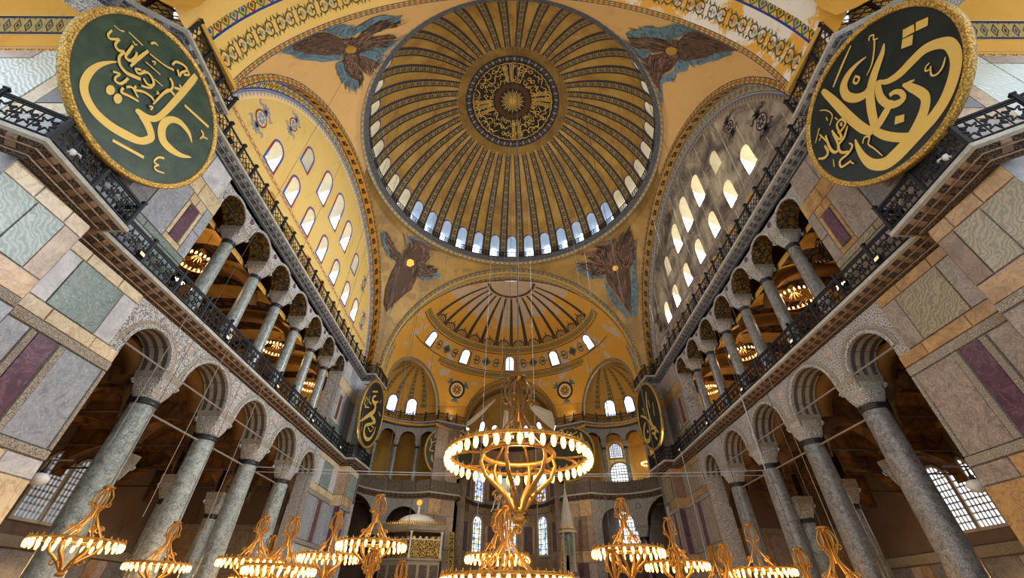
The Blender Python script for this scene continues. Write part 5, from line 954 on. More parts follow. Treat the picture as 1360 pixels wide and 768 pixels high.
# ---------------------------------------------------------------- railings
def star(mb, cx, cz, R, r, t=.026):
    P = [(cx+(R if i % 2 == 0 else r)*cos(pi*i/8), cz+(R if i % 2 == 0 else r)*sin(pi*i/8)) for i in range(16)]
    for a, b in zip(P, P[1:]+P[:1]):
        dx, dz = b[0]-a[0], b[1]-a[1]; l = hypot(dx, dz); nx, nz = -dz/l*t, dx/l*t
        mb.hexa([(a[0]-nx, -.025, a[1]-nz), (b[0]-nx, -.025, b[1]-nz), (b[0]+nx, -.025, b[1]+nz), (a[0]+nx, -.025, a[1]+nz), (a[0]-nx, .025, a[1]-nz), (b[0]-nx, .025, b[1]-nz), (b[0]+nx, .025, b[1]+nz), (a[0]+nx, .025, a[1]+nz)])
def panel_star(H=1.3):
    """unit length panel (0..1 along x after scaling by its own length 2.2)"""
    m = MB(); L = 2.2
    for z, t in ((.05, .05), (.17, .025), (H-.17, .025), (H-.04, .05)): m.box(0, L, -.03, .03, z-t, z+t)
    for x in (.09, L-.09): m.box(x-.022, x+.022, -.025, .025, .05, H-.05)
    for i in range(3):
        c = .45+.65*i; star(m, c, H/2, .36, .17); m.box(c-.02, c+.02, -.02, .02, H/2+.34, H-.1); m.box(c-.02, c+.02, -.02, .02, .1, H/2-.34)
        for q in (-1, 1):
            m.box(c+.325-.018, c+.325+.018, -.02, .02, .12, H-.12) if (q > 0 and i < 2) else None
            None
    return m
def panel_lattice(H=1.15):
    m = MB(); L = 1.5
    for z, t in ((.06, .05), (H-.05, .05)): m.box(0, L, -.03, .03, z-t, z+t)
    n = 4
    for i in range(n):
        x0, x1 = L*i/n, L*(i+1)/n
        for z0, z1 in ((.1, H/2), (H/2, H-.1)): m.tube([(x0, 0, z0), (x1, 0, z1)], .022, 4); m.tube([(x0, 0, z1), (x1, 0, z0)], .022, 4)
        m.tube([((x0+x1)/2+.13*cos(a), 0, H/2+.13*sin(a)) for a in [2*pi*k/8 for k in range(8)]], .022, 4, closed=True)
    return m
ps = panel_star().mesh('railing_panel', MT['iron']); pl_ = panel_lattice().mesh('railing_panel', MT['iron'])
po = MB(); po.box(-.06, .06, -.06, .06, 0, 1.42); po.box(-.08, .08, -.08, .08, 1.42, 1.5); post1 = po.mesh('railing_post', MT['iron'])
po = MB(); po.box(-.07, .07, -.07, .07, 0, 1.32); po.box(-.1, .1, -.1, .1, 1.32, 1.4); post2 = po.mesh('railing_post', MT['iron'])
par = MB(); par.box(0, 2.2, -.06, .06, 0, 1.25); par.box(0, 2.2, -.1, .1, 1.25, 1.38)
for q in range(4): par.box(.1+.53*q, .5+.53*q, -.09, .09, .18, 1.08)
par_me = par.mesh('railing_panel', MT['parapet_carved'])
def railing(pts, z, me, post, L0, target, label, sx, mat=None, group='nave railings'):
    r = empty('gallery_railing', (0, 0, z), label=label, cat='railing', group=group)
    for (x0, y0), (x1, y1) in zip(pts, pts[1:]):
        L = hypot(x1-x0, y1-y0); n = max(1, round(L/target)); rz = atan2(y1-y0, (x1-x0)*sx)
        for i in range(n):
            x = x0+(x1-x0)*i/n; y = y0+(y1-y0)*i/n
            put('railing_panel', me, r, (x*sx, y, 0), rz, scale=(L/n/L0, 1, 1)); put('railing_post', post, r, (x*sx, y, 0), rz)
    return r
OFF = [(p.x, p.y) for p in sweep_pts(PATH, .56)]
nw = 7
for sx, nm, lr in SIDES:
    railing(OFF[2:nw+1], Z1, ps, post1, 2.2, 2.2, 'black iron star railing on the near %s pier, gallery level' % lr, sx)
    railing(OFF[nw:nw+4], Z1, ps, post1, 2.2, 2.2, 'long black iron star railing in front of the %s gallery columns' % lr, sx)
    railing(OFF[nw+3:nw+5], Z1, ps, post1, 2.2, 2.2, 'short black iron star railing on the far %s pier, gallery level' % lr, sx)
    railing(OFF[nw+4:-2:2]+[OFF[-2]], Z1, par_me, post1, 2.2, 2.2, 'carved stone parapet curving round the %s exedra gallery' % lr, sx, group='exedra parapets')
    railing(OFF[2:nw+1], Z2, pl_, post2, 1.5, 1.5, 'black iron lattice railing on the near %s pier, top level' % lr, sx)
    railing(OFF[nw:nw+4], Z2, pl_, post2, 1.5, 1.5, 'long black iron lattice railing below the %s lunette' % lr, sx)
    railing(OFF[nw+3:nw+5], Z2, pl_, post2, 1.5, 1.5, 'short black iron lattice railing on the far %s pier, top level' % lr, sx)
    railing(OFF[nw+4:-2:2]+[OFF[-2]], Z2, pl_, post2, 1.5, 1.5, 'black iron lattice railing curving below the %s small half dome' % lr, sx)
# ---------------------------------------------------------------- calligraphy roundels
def roundel(C, az, el, R, board_, data, label):
    az, el = radians(az), radians(el); n = Vector((cos(el)*cos(az), cos(el)*sin(az), sin(el))); v = (Vector((0, 0, 1))-n.z*n).normalized(); u = v.cross(n)
    r = empty('calligraphy_roundel', C, 0, label, 'roundel', 'calligraphy roundels')
    r.matrix_world = Matrix(((u.x, v.x, n.x, C[0]), (u.y, v.y, n.y, C[1]), (u.z, v.z, n.z, C[2]), (0, 0, 0, 1)))
    def P(rr, d): return (rr, d)
    m = MB(); m.lathe([(.01, -.12), (R*.95, -.12), (R*.95, 0), (.01, 0)], 72); m.build('board', MT[board_], r)
    m = MB(); m.lathe([(R*.93, -.16), (R, -.16), (R, .05), (R*.99, .08), (R*.975, .09), (R*.965, .06), (R*.945, .08), (R*.935, .07), (R*.93, .02), (R*.93, -.02)], 96); m.build('gilt_frame', MT['gilt_rim'], r, True)
    st, po_ = data
    for i, s in enumerate(st):
        m = MB(); ribbon(m, smooth([(a, b, max(.03, w)) for a, b, w in s], 5), lambda a, b: (a, b, .02+.0025*i)); m.build('letter_stroke', MT['gilt_letters'], r)
    for q in po_: m = MB(); m.face([(a, b, .032) for a, b in q]); m.build('letter_dot', MT['gilt_letters'], r)
    m = MB()
    for s in (-1, 1): m.tube([(s*R*.5, R*.7, -.2), (s*R*.5, R*.72, -1.0)], .05, 6)
    m.build('hanger', MT['iron'], r, kind='stuff')
    return r
roundel((-14.85, -18.2, 18.2), .3, -4.0, 3.4, 'board_green', CALL_NW, 'huge green roundel with gold calligraphy on the near left pier')
roundel((14.8, -18.6, 18.1), 183.0, -3.0, 3.4, 'board_black', CALL_SW, 'huge black roundel with gold calligraphy on the near right pier')
roundel((-14.8, 15.75, 18.35), -1.3, -2.9, 3.5, 'board_black', CALL_NE, 'black roundel seen edge-on at the far left pier')
roundel((14.82, 15.74, 18.33), 181.3, -2.9, 3.5, 'board_black', CALL_SE, 'black roundel seen edge-on at the far right pier')
roundel((-8.4, 31.4, 19.1), -62, 0, 3.65, 'board_olive', CALL_EL, 'olive roundel to the left of the apse behind the great chandelier')
roundel((8.2, 31.2, 19.0), -118, 0, 3.65, 'board_olive', CALL_ER, 'olive roundel to the right of the apse behind the great chandelier')
# ---------------------------------------------------------------- seraph mosaics on the pendentives
def densify(poly, k=3):
    o = []
    for (a, b), (c, d) in zip(poly, poly[1:]+poly[:1]):
        for j in range(k): o.append((a+(c-a)*j/k, b+(d-b)*j/k))
    return o
def inside(p, poly):
    x, y = p; c = False; n = len(poly); j = n-1
    for i in range(n):
        if (poly[i][1] > y) != (poly[j][1] > y) and x < (poly[j][0]-poly[i][0])*(y-poly[i][1])/(poly[j][1]-poly[i][1])+poly[i][0]: c = not c
        j = i
    return c
LBL = ['near left pendentive', 'near right pendentive', 'far left pendentive', 'far right pendentive']
for k, s in enumerate(SERAPHS):
    sx, sy = s['q']; e = empty('winged_seraph', (0, 0, 0), 0, 'brown and blue winged figure in mosaic on the '+LBL[k], 'mosaic', 'winged figures on the pendentives')
    def fill(poly, off, n=18):
        t0, t1 = min(p[0] for p in poly), max(p[0] for p in poly); z0, z1 = min(p[1] for p in poly), max(p[1] for p in poly); m = MB(); q = densify(poly, 3)
        tri = tessellate_polygon([[Vector((a*20, b, 0)) for a, b in q]]); m.v = [tuple(pend(sx, sy, a, b, off)) for a, b in q]; m.f = [tuple(t) for t in tri]; m.uv = [None]*len(tri); m.mi = [0]*len(tri); return m
    fc = s['face']; fx = sum(p[0] for p in fc)/len(fc); fz = sum(p[1] for p in fc)/len(fc); rr = random.Random(k)
    for kind, polys, off, mats in (('blue_plumage', s['blue'], .10, ('feather_blue', 'feather_blue_dark')), ('wing', s['brown'], .16, ('feather_brown', 'feather_dark', 'feather_light'))):
        for poly in polys:
            w = fill(poly, off).build(kind, MT[mats[0]], e)
            # feathers lie along the direction away from the face
            cx = sum(p[0] for p in poly)/len(poly); cz = sum(p[1] for p in poly)/len(poly); R0 = 16+.0
            dx, dz = (cx-fx)*20, cz-fz; l = hypot(dx, dz) or 1; dx, dz = dx/l, dz/l
            m = MB(); t0, t1 = min(p[0] for p in poly), max(p[0] for p in poly); z0, z1 = min(p[1] for p in poly), max(p[1] for p in poly); cnt = 0
            for _ in range(900):
                p = (rr.uniform(t0, t1), rr.uniform(z0, z1))
                if not inside(p, poly): continue
                L = rr.uniform(.35, .75)*(1 if sy < 0 else 1.5); wd = rr.uniform(.05, .09)*(1 if sy < 0 else 1.8); a = rr.uniform(-.3, .3); ux, uz = dx*cos(a)-dz*sin(a), dx*sin(a)+dz*cos(a)
                tip = (p[0]+ux*L/20, p[1]+uz*L)
                if not inside(tip, poly) and rr.random() < .7: continue
                pts = [(p[0]-uz*wd/20, p[1]+ux*wd), (p[0]+uz*wd/20, p[1]-ux*wd), (tip[0]+uz*wd*.5/20, tip[1]-ux*wd*.5), (tip[0]-uz*wd*.5/20, tip[1]+ux*wd*.5)]
                pts = [(min(1, max(0, a_)), min(39.6, b_)) for a_, b_ in pts]
                m.face([pend(sx, sy, a_, b_, off+.03+.02*rr.random()) for a_, b_ in pts], mi=rr.randrange(len(mats))); cnt += 1
                if cnt > 170: break
            m.build('feathers', [MT[q] for q in mats], w, kind='stuff')
    m = fill(s['face'], .24); m.build('gold_face_cover', MT['gilt'], e)
# ---------------------------------------------------------------- painted scroll on the west and east arch soffits, lunette ornaments
def vine(S, s):
    m = MB()
    for q in (-1, 1):
        ribbon(m, smooth([(0, q*.05*s, .07*s), (.35*s, q*.5*s, .1*s), (.85*s, q*.42*s, .1*s), (.95*s, q*.05*s, .08*s), (.62*s, q*.05*s, .08*s), (.6*s, q*.25*s, .06*s)]), S, 0)
        ribbon(m, smooth([(0, q*.05*s, .07*s), (-.35*s, q*.5*s, .1*s), (-.85*s, q*.42*s, .1*s), (-.95*s, q*.05*s, .08*s), (-.62*s, q*.05*s, .08*s), (-.6*s, q*.25*s, .06*s)]), S, 0)
        for u in (-1.0, -.55, .55, 1.0): ribbon(m, [(u*s, q*.45*s, .2*s), (u*1.12*s, q*.78*s, .02)], S, 1)
        ribbon(m, [(0, q*.1*s, .18*s), (0, q*.62*s, .02)], S, 1)
    for u in (-.35, .35):
        b = len(m.v); m.face([S((u-.14)*s, 0), S(u*s, -.17*s), S((u+.14)*s, 0), S(u*s, .17*s)], mi=2)
    return m
for sy, nm, r, yc, s, n in ((-1, 'west', 15.2, 17.4, .72, 27), (1, 'east', 15.25, 17.22, .45, 44)):
    for k in range(n):
        a0 = pi*(k+.5)/n; S = lambda u, v: ((r-.04)*cos(a0+u/r), sy*(yc+v), ZE+(r-.04)*sin(a0+u/r))
        vine(S, s).build('painted_scroll', [MT['paint_brown'], MT['paint_green'], MT['paint_sky']], WALL['ga_'+nm])
LUN = {o.name: o for o in bpy.data.objects if o.name.startswith('wall_lunette')}
for sx, nm, lr in SIDES:
    x = -(17.0-.03)*sx
    for c, z, s in ((-12.3, 27.9, 1.0), (-9.9, 31.4, .85), (12.0, 27.8, .9), (9.6, 31.3, .8)):
        if nm == 'south' and z > 30 and c > 0: continue
        m = MB(); S = lambda u, v: (x, c+u*s, z+v*s)
        m.grid([[S(r*cos(2*pi*i/24), r*sin(2*pi*i/24)) for i in range(25)] for r in (.5, .62)], mi=0); m.grid([[S(r*cos(2*pi*i/24), r*sin(2*pi*i/24)) for i in range(25)] for r in (.02, .5)], mi=1)
        for q in range(8): a = pi*q/4; ribbon(m, [(.12*cos(a), .12*sin(a), .1), (.34*cos(a), .34*sin(a), .2), (.46*cos(a), .46*sin(a), .02)], lambda u, v: (x+.02*sx, c+u*s, z+v*s), 2)
        for q in (-1, 1):
            for w in (-1, 1): ribbon(m, smooth([(w*.1, q*.65, .2), (w*.45, q*.95, .16), (w*.7, q*.7, .14), (w*.85, q*1.0, .1)]), S, 2); ribbon(m, smooth([(w*.08, q*.7, .2), (w*.18, q*1.15, .18), (w*.4, q*1.2, .1)]), S, 2)
            ribbon(m, [(0, q*.65, .3), (0, q*1.4, .04)], S, 2)
        m.build('painted_ornament', [MT['paint_red'], MT['paint_cream'], MT['paint_greyblue']] if nm == 'north' else [MT['lead_dark'], MT['marble_mauve'], MT['lead_dark']], LUN['wall_lunette_'+nm])
# ---------------------------------------------------------------- chandeliers
def bulb_mesh(s, mat='bulb_core'):
    m = MB(); m.lathe([(.005*s, -.14*s), (.035*s, -.12*s), (.06*s, -.04*s), (.062*s, .03*s), (.045*s, .1*s), (.02*s, .13*s), (.005*s, .15*s)], 8); return m
def scroll_arm(r0, z0, r1, z1, bul, a, n=12):
    """S shaped arm from the stem to the ring"""
    P = []
    for i in range(n+1):
        t = i/n; r = r0+(r1-r0)*t+bul*sin(pi*t)*(.7-.9*t); z = z0+(z1-z0)*t+bul*.5*sin(2*pi*t); P.append((r*cos(a), r*sin(a), z))
    return P
def chandelier_meshes(R, up, dn, s, top):
    """ring of radius R at z=0 with one row of hanging lamps, scrolled cage above, bellied basket below"""
    M = []; N = 64
    def ci(r, z, t, n=N): m = MB(); m.tube([(r*cos(2*pi*i/n), r*sin(2*pi*i/n), z) for i in range(n)], t, 6, closed=True); return m
    M += [('lamp_ring', ci(R, 0, .05*s), 'brass'), ('inner_ring', ci(R*.5, 0, .06*s, 40), 'brass')]
    for k in range(6):
        a = 2*pi*k/6+.2; P = lambda r, z, o=0: (r*cos(a+o), r*sin(a+o), z)
        m = MB(); m.tube([P(R*.5, 0), P(R*.68, .0), P(R*.85, 0, .12), P(R*.99, 0, .24)], .035*s, 5); m.tube([P(R*.68, 0), P(R*.85, 0, -.12), P(R*.99, 0, -.24)], .035*s, 5); M.append(('spoke', m, 'brass'))
        m = MB(); m.tube([P(R*.52, .02), P(R*.4, .1*up), P(R*.24, .26*up), P(R*.1, .42*up), P(R*.07, .52*up), P(R*.13, .6*up), P(R*.2, .7*up), P(R*.21, .8*up), P(R*.14, .9*up), P(R*.07, .95*up)], .042*s, 6)
        m.tube([P(R*.3+.1*R*cos(q)*(1-q/14), .2*up+.1*R*sin(q)*(1-q/14)) for q in [i*pi/5 for i in range(14)]], .03*s, 5); M.append(('upper_arm', m, top))
        m = MB(); m.tube([P(R*.2+.08*R*cos(q)*(1-q/14), .66*up+.09*R*sin(q)*(1-q/14)) for q in [pi+i*pi/5 for i in range(13)]], .035*s, 5); M.append(('cage_scroll', m, top))
        m = MB(); m.tube([P(R*.5, .0), P(R*.53, -.14*dn), P(R*.46, -.34*dn), P(R*.27, -.52*dn), P(R*.17, -.64*dn), P(R*.08, -.8*dn)], [.045*s, .05*s, .06*s, .065*s, .065*s, .05*s], 6)
        m.tube([P(R*.28+.07*R*cos(q)*(1-q/14), -.62*dn+.08*R*sin(q)*(1-q/14)) for q in [i*pi/5 for i in range(12)]], .035*s, 5); M.append(('lower_arm', m, 'brass'))
    m = MB(); m.lathe([(.01, up), (.1*s, up), (.26*s, .985*up), (.28*s, .96*up), (.2*s, .95*up), (.14*s, .93*up), (.04*s, .9*up), (.04*s, .4*up), (.01, .4*up)], 14); M.append(('crown', m, top))
    m = MB(); m.lathe([(.01, -.76*dn), (.12*s, -.77*dn), (.17*s, -.81*dn), (.17*s, -.84*dn), (.09*s, -.86*dn), (.15*s, -.89*dn), (.19*s, -.93*dn), (.15*s, -.98*dn), (.01, -1.0*dn)], 14); M.append(('finial', m, 'brass'))
    return M
def chandelier_proto(R, nb, up, dn, s, top, bs, each):
    d = {'parts': [(n, m.mesh(n, MT[mt], True)) for n, m, mt in chandelier_meshes(R, up, dn, s, top)], 'each': each, 'up': up}
    d['spots'] = [(R*cos(2*pi*i/nb), R*sin(2*pi*i/nb), -.17*bs) for i in range(nb)]; b = bulb_mesh(bs)
    if each: d['bulb'] = b.mesh('bulb', MT['bulb_core'], True)
    else:
        m = MB()
        for p in d['spots']: m.merge(b, Matrix.Translation(p))
        d['bulb'] = m.mesh('bulbs', MT['bulb_core'], True)
    h = MB()
    for p in d['spots']: h.lathe([(.03*bs, -.03), (.06*bs, 0), (.05*bs, .06*bs), (.02*bs, .12*bs), (.01, .16*bs)], 6, (p[0], p[1], p[2]+.13*bs))
    d['hold'] = h.mesh('lamp_holders', MT['brass'])
    return d
def ceil_z(x, y):
    r = hypot(x, y)
    if abs(x) > 18.3: return 11.6
    if r < 15.3: return DZ+sqrt(DR*DR-r*r)
    z = 39.6; a = atan2(abs(y), abs(x))
    while z > 24:
        yN = half(RN, ZN, z); xE = half(RE, ZE, z); aN = atan2(yN, XN); aE = atan2(YE, xE); t = min(1, max(0, (a-aN)/(aE-aN)))
        if hypot(XN, yN)*(1-t)+hypot(xE, YE)*t > r: break
        z -= .1
    return z
def chandelier(d, loc, rz, sc, label, power, group, ztop, wire_r=.013):
    e = empty('chandelier', loc, rz, label, 'chandelier', group); e.scale = (sc, sc, sc)
    for n, me in d['parts']: put(n, me, e)
    put('lamp_holders', d['hold'], e, kind='stuff')
    if d['each']:
        for p in d['spots']: put('bulb', d['bulb'], e, p)
    else: put('bulbs', d['bulb'], e, kind='stuff')
    m = MB(); m.tube([(0, 0, d['up']*.99), (0, 0, (ceil_z(loc[0], loc[1])-loc[2])/sc)], wire_r/sc, 5); m.build('hanging_cable', MT['wire_dark'], e)
    lamp('chandelier_lamp', 'POINT', (loc[0], loc[1], loc[2]+.1), power, WARM, .5)
    return e
R0 = 1.45
PROTO = chandelier_proto(R0, 30, 1.95, 1.15, .8, 'brass', 1.0, False); GIANT = chandelier_proto(2.3, 44, 2.8, 2.0, 1.15, 'brass_dark', 1.25, True); WIDE = chandelier_proto(2.05, 46, 2.0, 1.2, .85, 'brass', .95, False)
chandelier(GIANT, (.4, -13.05, 5.72), 0, 1.0, 'giant gilt chandelier with two rings of lit bulbs hanging in the middle of the nave', 420, None, 50.2, .03)
CH = [((-14.2, -10.9, 3.5), .86, 'lit gilt chandelier at the left beside the first marble column'), ((-16.0, -4.2, 3.38), .88, 'lit gilt chandelier between the first and second left columns, low'), ((-12.6, -2.7, 3.68), 1, 'lit gilt chandelier in front of the third left column'),
      ((-9.9, -5.2, 3.23), 1, 'lit gilt chandelier overlapping two others left of centre'), ((-15.0, 3.5, 3.3), 1.14, 'lowest lit gilt chandelier of the left cluster'), ((-9.05, -2.2, 3.94), 1, 'lit gilt chandelier before the far left pier'),
      ((-5.95, -5.7, 4.1), 1, 'lit gilt chandelier in front of the domed kiosk'), ((-.45, -4.3, 3.78), 1, 'lit gilt chandelier before the apse windows'), ((5.05, -6.65, 3.82), 1, 'lit gilt chandelier right of the apse before an arched window'),
      ((8.15, -3.2, 3.64), 1, 'lit gilt chandelier before the far right pier'), ((12.4, -2.75, 3.46), 1, 'lit gilt chandelier before the third right column'), ((13.5, 5.2, 3.4), 1, 'small lit gilt chandelier low between two others on the right'),
      ((-20.5, 1.5, 3.9), .75, 'small lit gilt chandelier deep in the left aisle')]
for loc, sc, lab in CH: chandelier(PROTO, loc, random.uniform(0, 1), sc, lab, 110, 'lit nave chandeliers', 30)
chandelier(WIDE, (.05, -11.1, 2.6), .1, 1, 'wide lit gilt chandelier low below the giant one', 150, None, 30)
for loc, lab in (((-25.5, -6.4, 3.4), 'chandelier added to brighten the left aisle behind the first column'), ((-25.5, 8.2, 3.4), 'chandelier added to brighten the left aisle behind the fourth column'), ((25.5, -6.4, 3.0), 'chandelier added to brighten the right aisle behind the first column'), ((25.5, 6.6, 3.2), 'chandelier added to brighten the right aisle behind the fourth column')):
    chandelier(PROTO, loc, .3, .9, lab, 480, 'lit nave chandeliers', 12)  # mostly hidden chandeliers, added to brighten the dark aisles
# more of the same hang lower, only their scrolled tops reach into view
for loc, lab in (((-5.3, -7.5, 1.85), 'gilt chandelier below view, its scrolled top before the kiosk, left one'), ((-5.4, -1.5, 1.96), 'gilt chandelier below view, its scrolled top before the kiosk, right one'), ((-10.6, 2.3, 2.0), 'gilt chandelier below view beneath the far left pier'), ((3.9, -9, 1.75), 'gilt chandelier below view left of the spired pulpit'), ((12.8, -5.6, 2.2), 'gilt chandelier below view before the second right column, left one'), ((11.2, -10.2, 2.34), 'gilt chandelier below view before the second right column, right one'), ((7.4, -5.5, 2.2), 'gilt chandelier below view beneath the far right pier'), ((10.2, -4.1, 2.5), 'gilt chandelier below view between the far right pier and the fourth column')):
    chandelier(PROTO, loc, random.uniform(0, 1), .95, lab, 70, 'lit nave chandeliers', 30)
# ring chandeliers in the galleries
def ring_chand(loc, R, label, lit=True, mat='brass_dark'):
    e = empty('ring_chandelier', loc, 0, label, 'chandelier', 'gallery ring chandeliers'); m = MB(); N = 40
    m.tube([(R*cos(2*pi*i/N), R*sin(2*pi*i/N), 0) for i in range(N)], .035, 5, closed=True); m.build('ring', MT[mat], e)
    m = MB()
    for k in range(8):
        a = 2*pi*k/8; m.tube([(R*cos(a), R*sin(a), 0), (R*.6*cos(a), R*.6*sin(a), .3), (R*.3*cos(a+.3), R*.3*sin(a+.3), .25), (.1*cos(a), .1*sin(a), .7), (.25*R*cos(a), .25*R*sin(a), 1.0), (.02, 0, 1.35)], .025, 5); m.tube([(R*.55*cos(a), R*.55*sin(a), 0), (R*.5*cos(a+.4), R*.5*sin(a+.4), -.25), (.1*cos(a), .1*sin(a), -.4)], .02, 5)
    m.build('scroll_arms', MT[mat], e); m = MB(); b = bulb_mesh(.95)
    for i in range(26): m.merge(b, Matrix.Translation((R*cos(2*pi*i/26), R*sin(2*pi*i/26), .12)))
    m.build('bulbs', MT['bulb_glow'] if lit else MT['iron'], e, True, kind='stuff')
    m = MB(); m.tube([(0, 0, 1.3), (0, 0, 22.2-loc[2])], .015, 4); m.build('hanging_cable', MT['wire_dark'], e)
    if lit: lamp('ring_lamp', 'POINT', (loc[0], loc[1], loc[2]+.4), 260, (1, .74, .45), .3)
for x, y, z, R, lab in ((-20.5, -7.1, 19.35, 1.03, 'lit ring chandelier in the left gallery beside the near pier'), (-20.5, 4.25, 19.45, 1.11, 'lit ring chandelier in the left gallery between the fourth columns'), (-20.5, 12.1, 19.5, 1.0, 'lit ring chandelier at the far end of the left gallery'),
        (20.5, -3.6, 19.35, 1.29, 'lit ring chandelier in the right gallery nearest the viewer'), (20.5, 4.65, 19.5, 1.18, 'lit ring chandelier in the middle of the right gallery'), (20.5, 12.6, 19.75, 1.01, 'lit ring chandelier at the far end of the right gallery'), (18.8, 30.9, 17.5, 1.05, 'lit ring chandelier in the right exedra gallery')): ring_chand((x, y, z), R, lab)
ring_chand((20.2, -7.9, 19.8), 1.0, 'unlit black wrought iron chandelier in the right gallery by the near pier', False, 'iron')
ring_chand((-19.4, 30.3, 17.6), 1.0, 'unlit pale crystal chandelier in the left exedra gallery', False, 'white_paint')
# ---------------------------------------------------------------- domed kiosk left of the apse
KP = [(-14.2, 26.6), (-10.85, 25.4), (-7.6, 26.4), (-8.2, 29.3), (-13.6, 29.3)]
kk = empty('domed_kiosk', (0, 0, 0), 0, 'gilded lattice kiosk with a pale dome and gold finial left of the apse', 'kiosk')
def poly_wall(mb, P, z0, z1, o0=0., o1=0.):
    c = Vector((sum(p[0] for p in P)/len(P), sum(p[1] for p in P)/len(P)))
    f = lambda p, o: Vector(p)+(Vector(p)-c).normalized()*o
    mb.grid([[(*f(p, o), z) for p in P+P[:1]] for z, o in ((z0, o0), (z1, o1))])
m = MB(); poly_wall(m, KP, 0, 6.1); poly_wall(m, KP, 6.1, 6.1, 0, .2); poly_wall(m, KP, 6.1, 6.3, .2, .2); poly_wall(m, KP, 6.3, 6.3, .2, -.6); m.build('lower_body', MT['kiosk_marble'], kk)
for (x0, y0), (x1, y1) in list(zip(KP, KP[1:]))[:2]+[(KP[4], KP[0])]:
    d = Vector((x1-x0, y1-y0)); L = d.length; d.normalize(); n = Vector((d.y, -d.x))
    for i in range(3):
        a, b = L*(i+.12)/3, L*(i+.88)/3; P = lambda u, z, o: (x0+d.x*u+n.x*o, y0+d.y*u+n.y*o, z); m = MB(); m.hexa([P(a, 4.4, 0), P(b, 4.4, 0), P(b, 5.7, 0), P(a, 5.7, 0), P(a+.06, 4.46, .06), P(b-.06, 4.46, .06), P(b-.06, 5.64, .06), P(a+.06, 5.64, .06)]); m.build('side_panel', MT['parapet_carved'], kk)
    m = MB(); P = lambda u, z, o: (x0+d.x*u+n.x*o, y0+d.y*u+n.y*o, z); m.hexa([P(.15, 6.35, -.05), P(L-.15, 6.35, -.05), P(L-.15, 8.0, -.05), P(.15, 8.0, -.05), P(.15, 6.35, .03), P(L-.15, 6.35, .03), P(L-.15, 8.0, .03), P(.15, 8.0, .03)]); lt = m.build('gilt_screen', MT['gilt_lattice'], kk)
    for i in range(5):
        c = L*(i+.5)/5; m = MB(); m.hexa([P(c-.3, 8.0, -.04), P(c+.3, 8.0, -.04), P(c+.06, 8.35, -.04), P(c-.06, 8.35, -.04), P(c-.3, 8.0, .02), P(c+.3, 8.0, .02), P(c+.06, 8.35, .02), P(c-.06, 8.35, .02)]); m.build('screen_crest', MT['gilt'], lt)
    m = MB(); m.tube([P(.1, 8.02, .03), P(L-.1, 8.02, .03)], .06, 5); m.build('screen_rail', MT['white_paint'], kk)
for x, y in KP: m = MB(); m.lathe([(.16, 6.3), (.16, 6.5), (.1, 6.6), (.09, 8.5), (.16, 8.7), (.18, 8.8)], 10, (x, y, 0)); m.build('corner_post', MT['white_paint'], kk)
m = MB(); poly_wall(m, KP, 8.75, 8.95, 0, .25); poly_wall(m, KP, 8.95, 9.35, .25, .5); poly_wall(m, KP, 9.35, 9.5, .5, .5); poly_wall(m, KP, 9.5, 9.9, .5, -1.4); m.build('roof_cornice', MT['kiosk_marble'], kk)
for (x0, y0), (x1, y1) in list(zip(KP, KP[1:]))[:2]:
    for i in range(12):
        t = (i+.5)/12; m = MB(); m.lathe([(.0, 0), (.14, .02), (.1, .16), (.02, .34)], 6, (x0+(x1-x0)*t, (y0+(y1-y0)*t)-.4, 9.48)); m.build('gilt_crest', MT['gilt'], kk)
m = MB(); m.lathe([(2.3*cos(pi/2*i/8), 9.6+1.15*sin(pi/2*i/8)) for i in range(9)], 28, (-10.8, 27.5, 0)); m.build('dome_roof', MT['white_paint'], kk, True)
m = MB(); m.lathe([(.14, 10.7), (.2, 10.8), (.1, 10.95), (.16, 11.1), (.1, 11.3), (.14, 11.5), (.05, 11.65)], 10, (-10.8, 27.5, 0)); m.build('finial_stem', MT['white_paint'], kk, True)
m = MB()
m.lathe([(.01, .05), (.28, .05), (.3, 0), (.28, -.05), (.01, -.05)], 16)
for k in range(12): a = 2*pi*k/12; m.face([(.25*cos(a-.2), .25*sin(a-.2), 0), (.5*cos(a), .5*sin(a), 0), (.25*cos(a+.2), .25*sin(a+.2), 0)])
o = m.build('gold_sunburst', MT['gilt'], kk, loc=(-10.8, 27.4, 12.0)); o.rotation_euler = (pi/2, 0, 0)
# ---------------------------------------------------------------- pulpit with a spire right of the apse
mb_ = empty('spired_pulpit', (6.3, 24.2, 0), 0, 'stone pulpit with a tall pointed spire right of the apse', 'pulpit')
m = MB(); m.lathe([(.95, 8.75), (1.0, 8.6), (1.0, 8.5), (.85, 8.5)], 8); m.build('spire_base', MT['stone_pale'], mb_)
m = MB(); m.lathe([(.82, 8.75), (.6, 10.0), (.36, 11.3), (.16, 12.4), (.04, 13.1)], 8); m.build('spire', MT['stone_pale'], mb_)
m = MB(); m.lathe([(.84, 8.8), (.9, 8.86), (.9, 8.98), (.8, 9.02)], 8); m.build('gold_band', MT['gilt'], mb_)
m = MB(); m.lathe([(.04, 13.05), (.1, 13.2), (.03, 13.3), (.07, 13.45), (.01, 13.8)], 8); m.build('spire_finial', MT['gilt'], mb_)
for a in range(4):
    x, y = .72*cos(pi/4+a*pi/2), .72*sin(pi/4+a*pi/2); m = MB(); m.lathe([(.13, 0), (.13, 5.2), (.09, 5.3), (.09, 8.0), (.15, 8.2), (.15, 8.5)], 8, (x, y, 0)); m.build('canopy_post', MT['stone_pale'], mb_)
m = MB(); m.box(-.8, .8, -.8, .8, 3.8, 5.0); m.build('platform', MT['parapet_carved'], mb_)
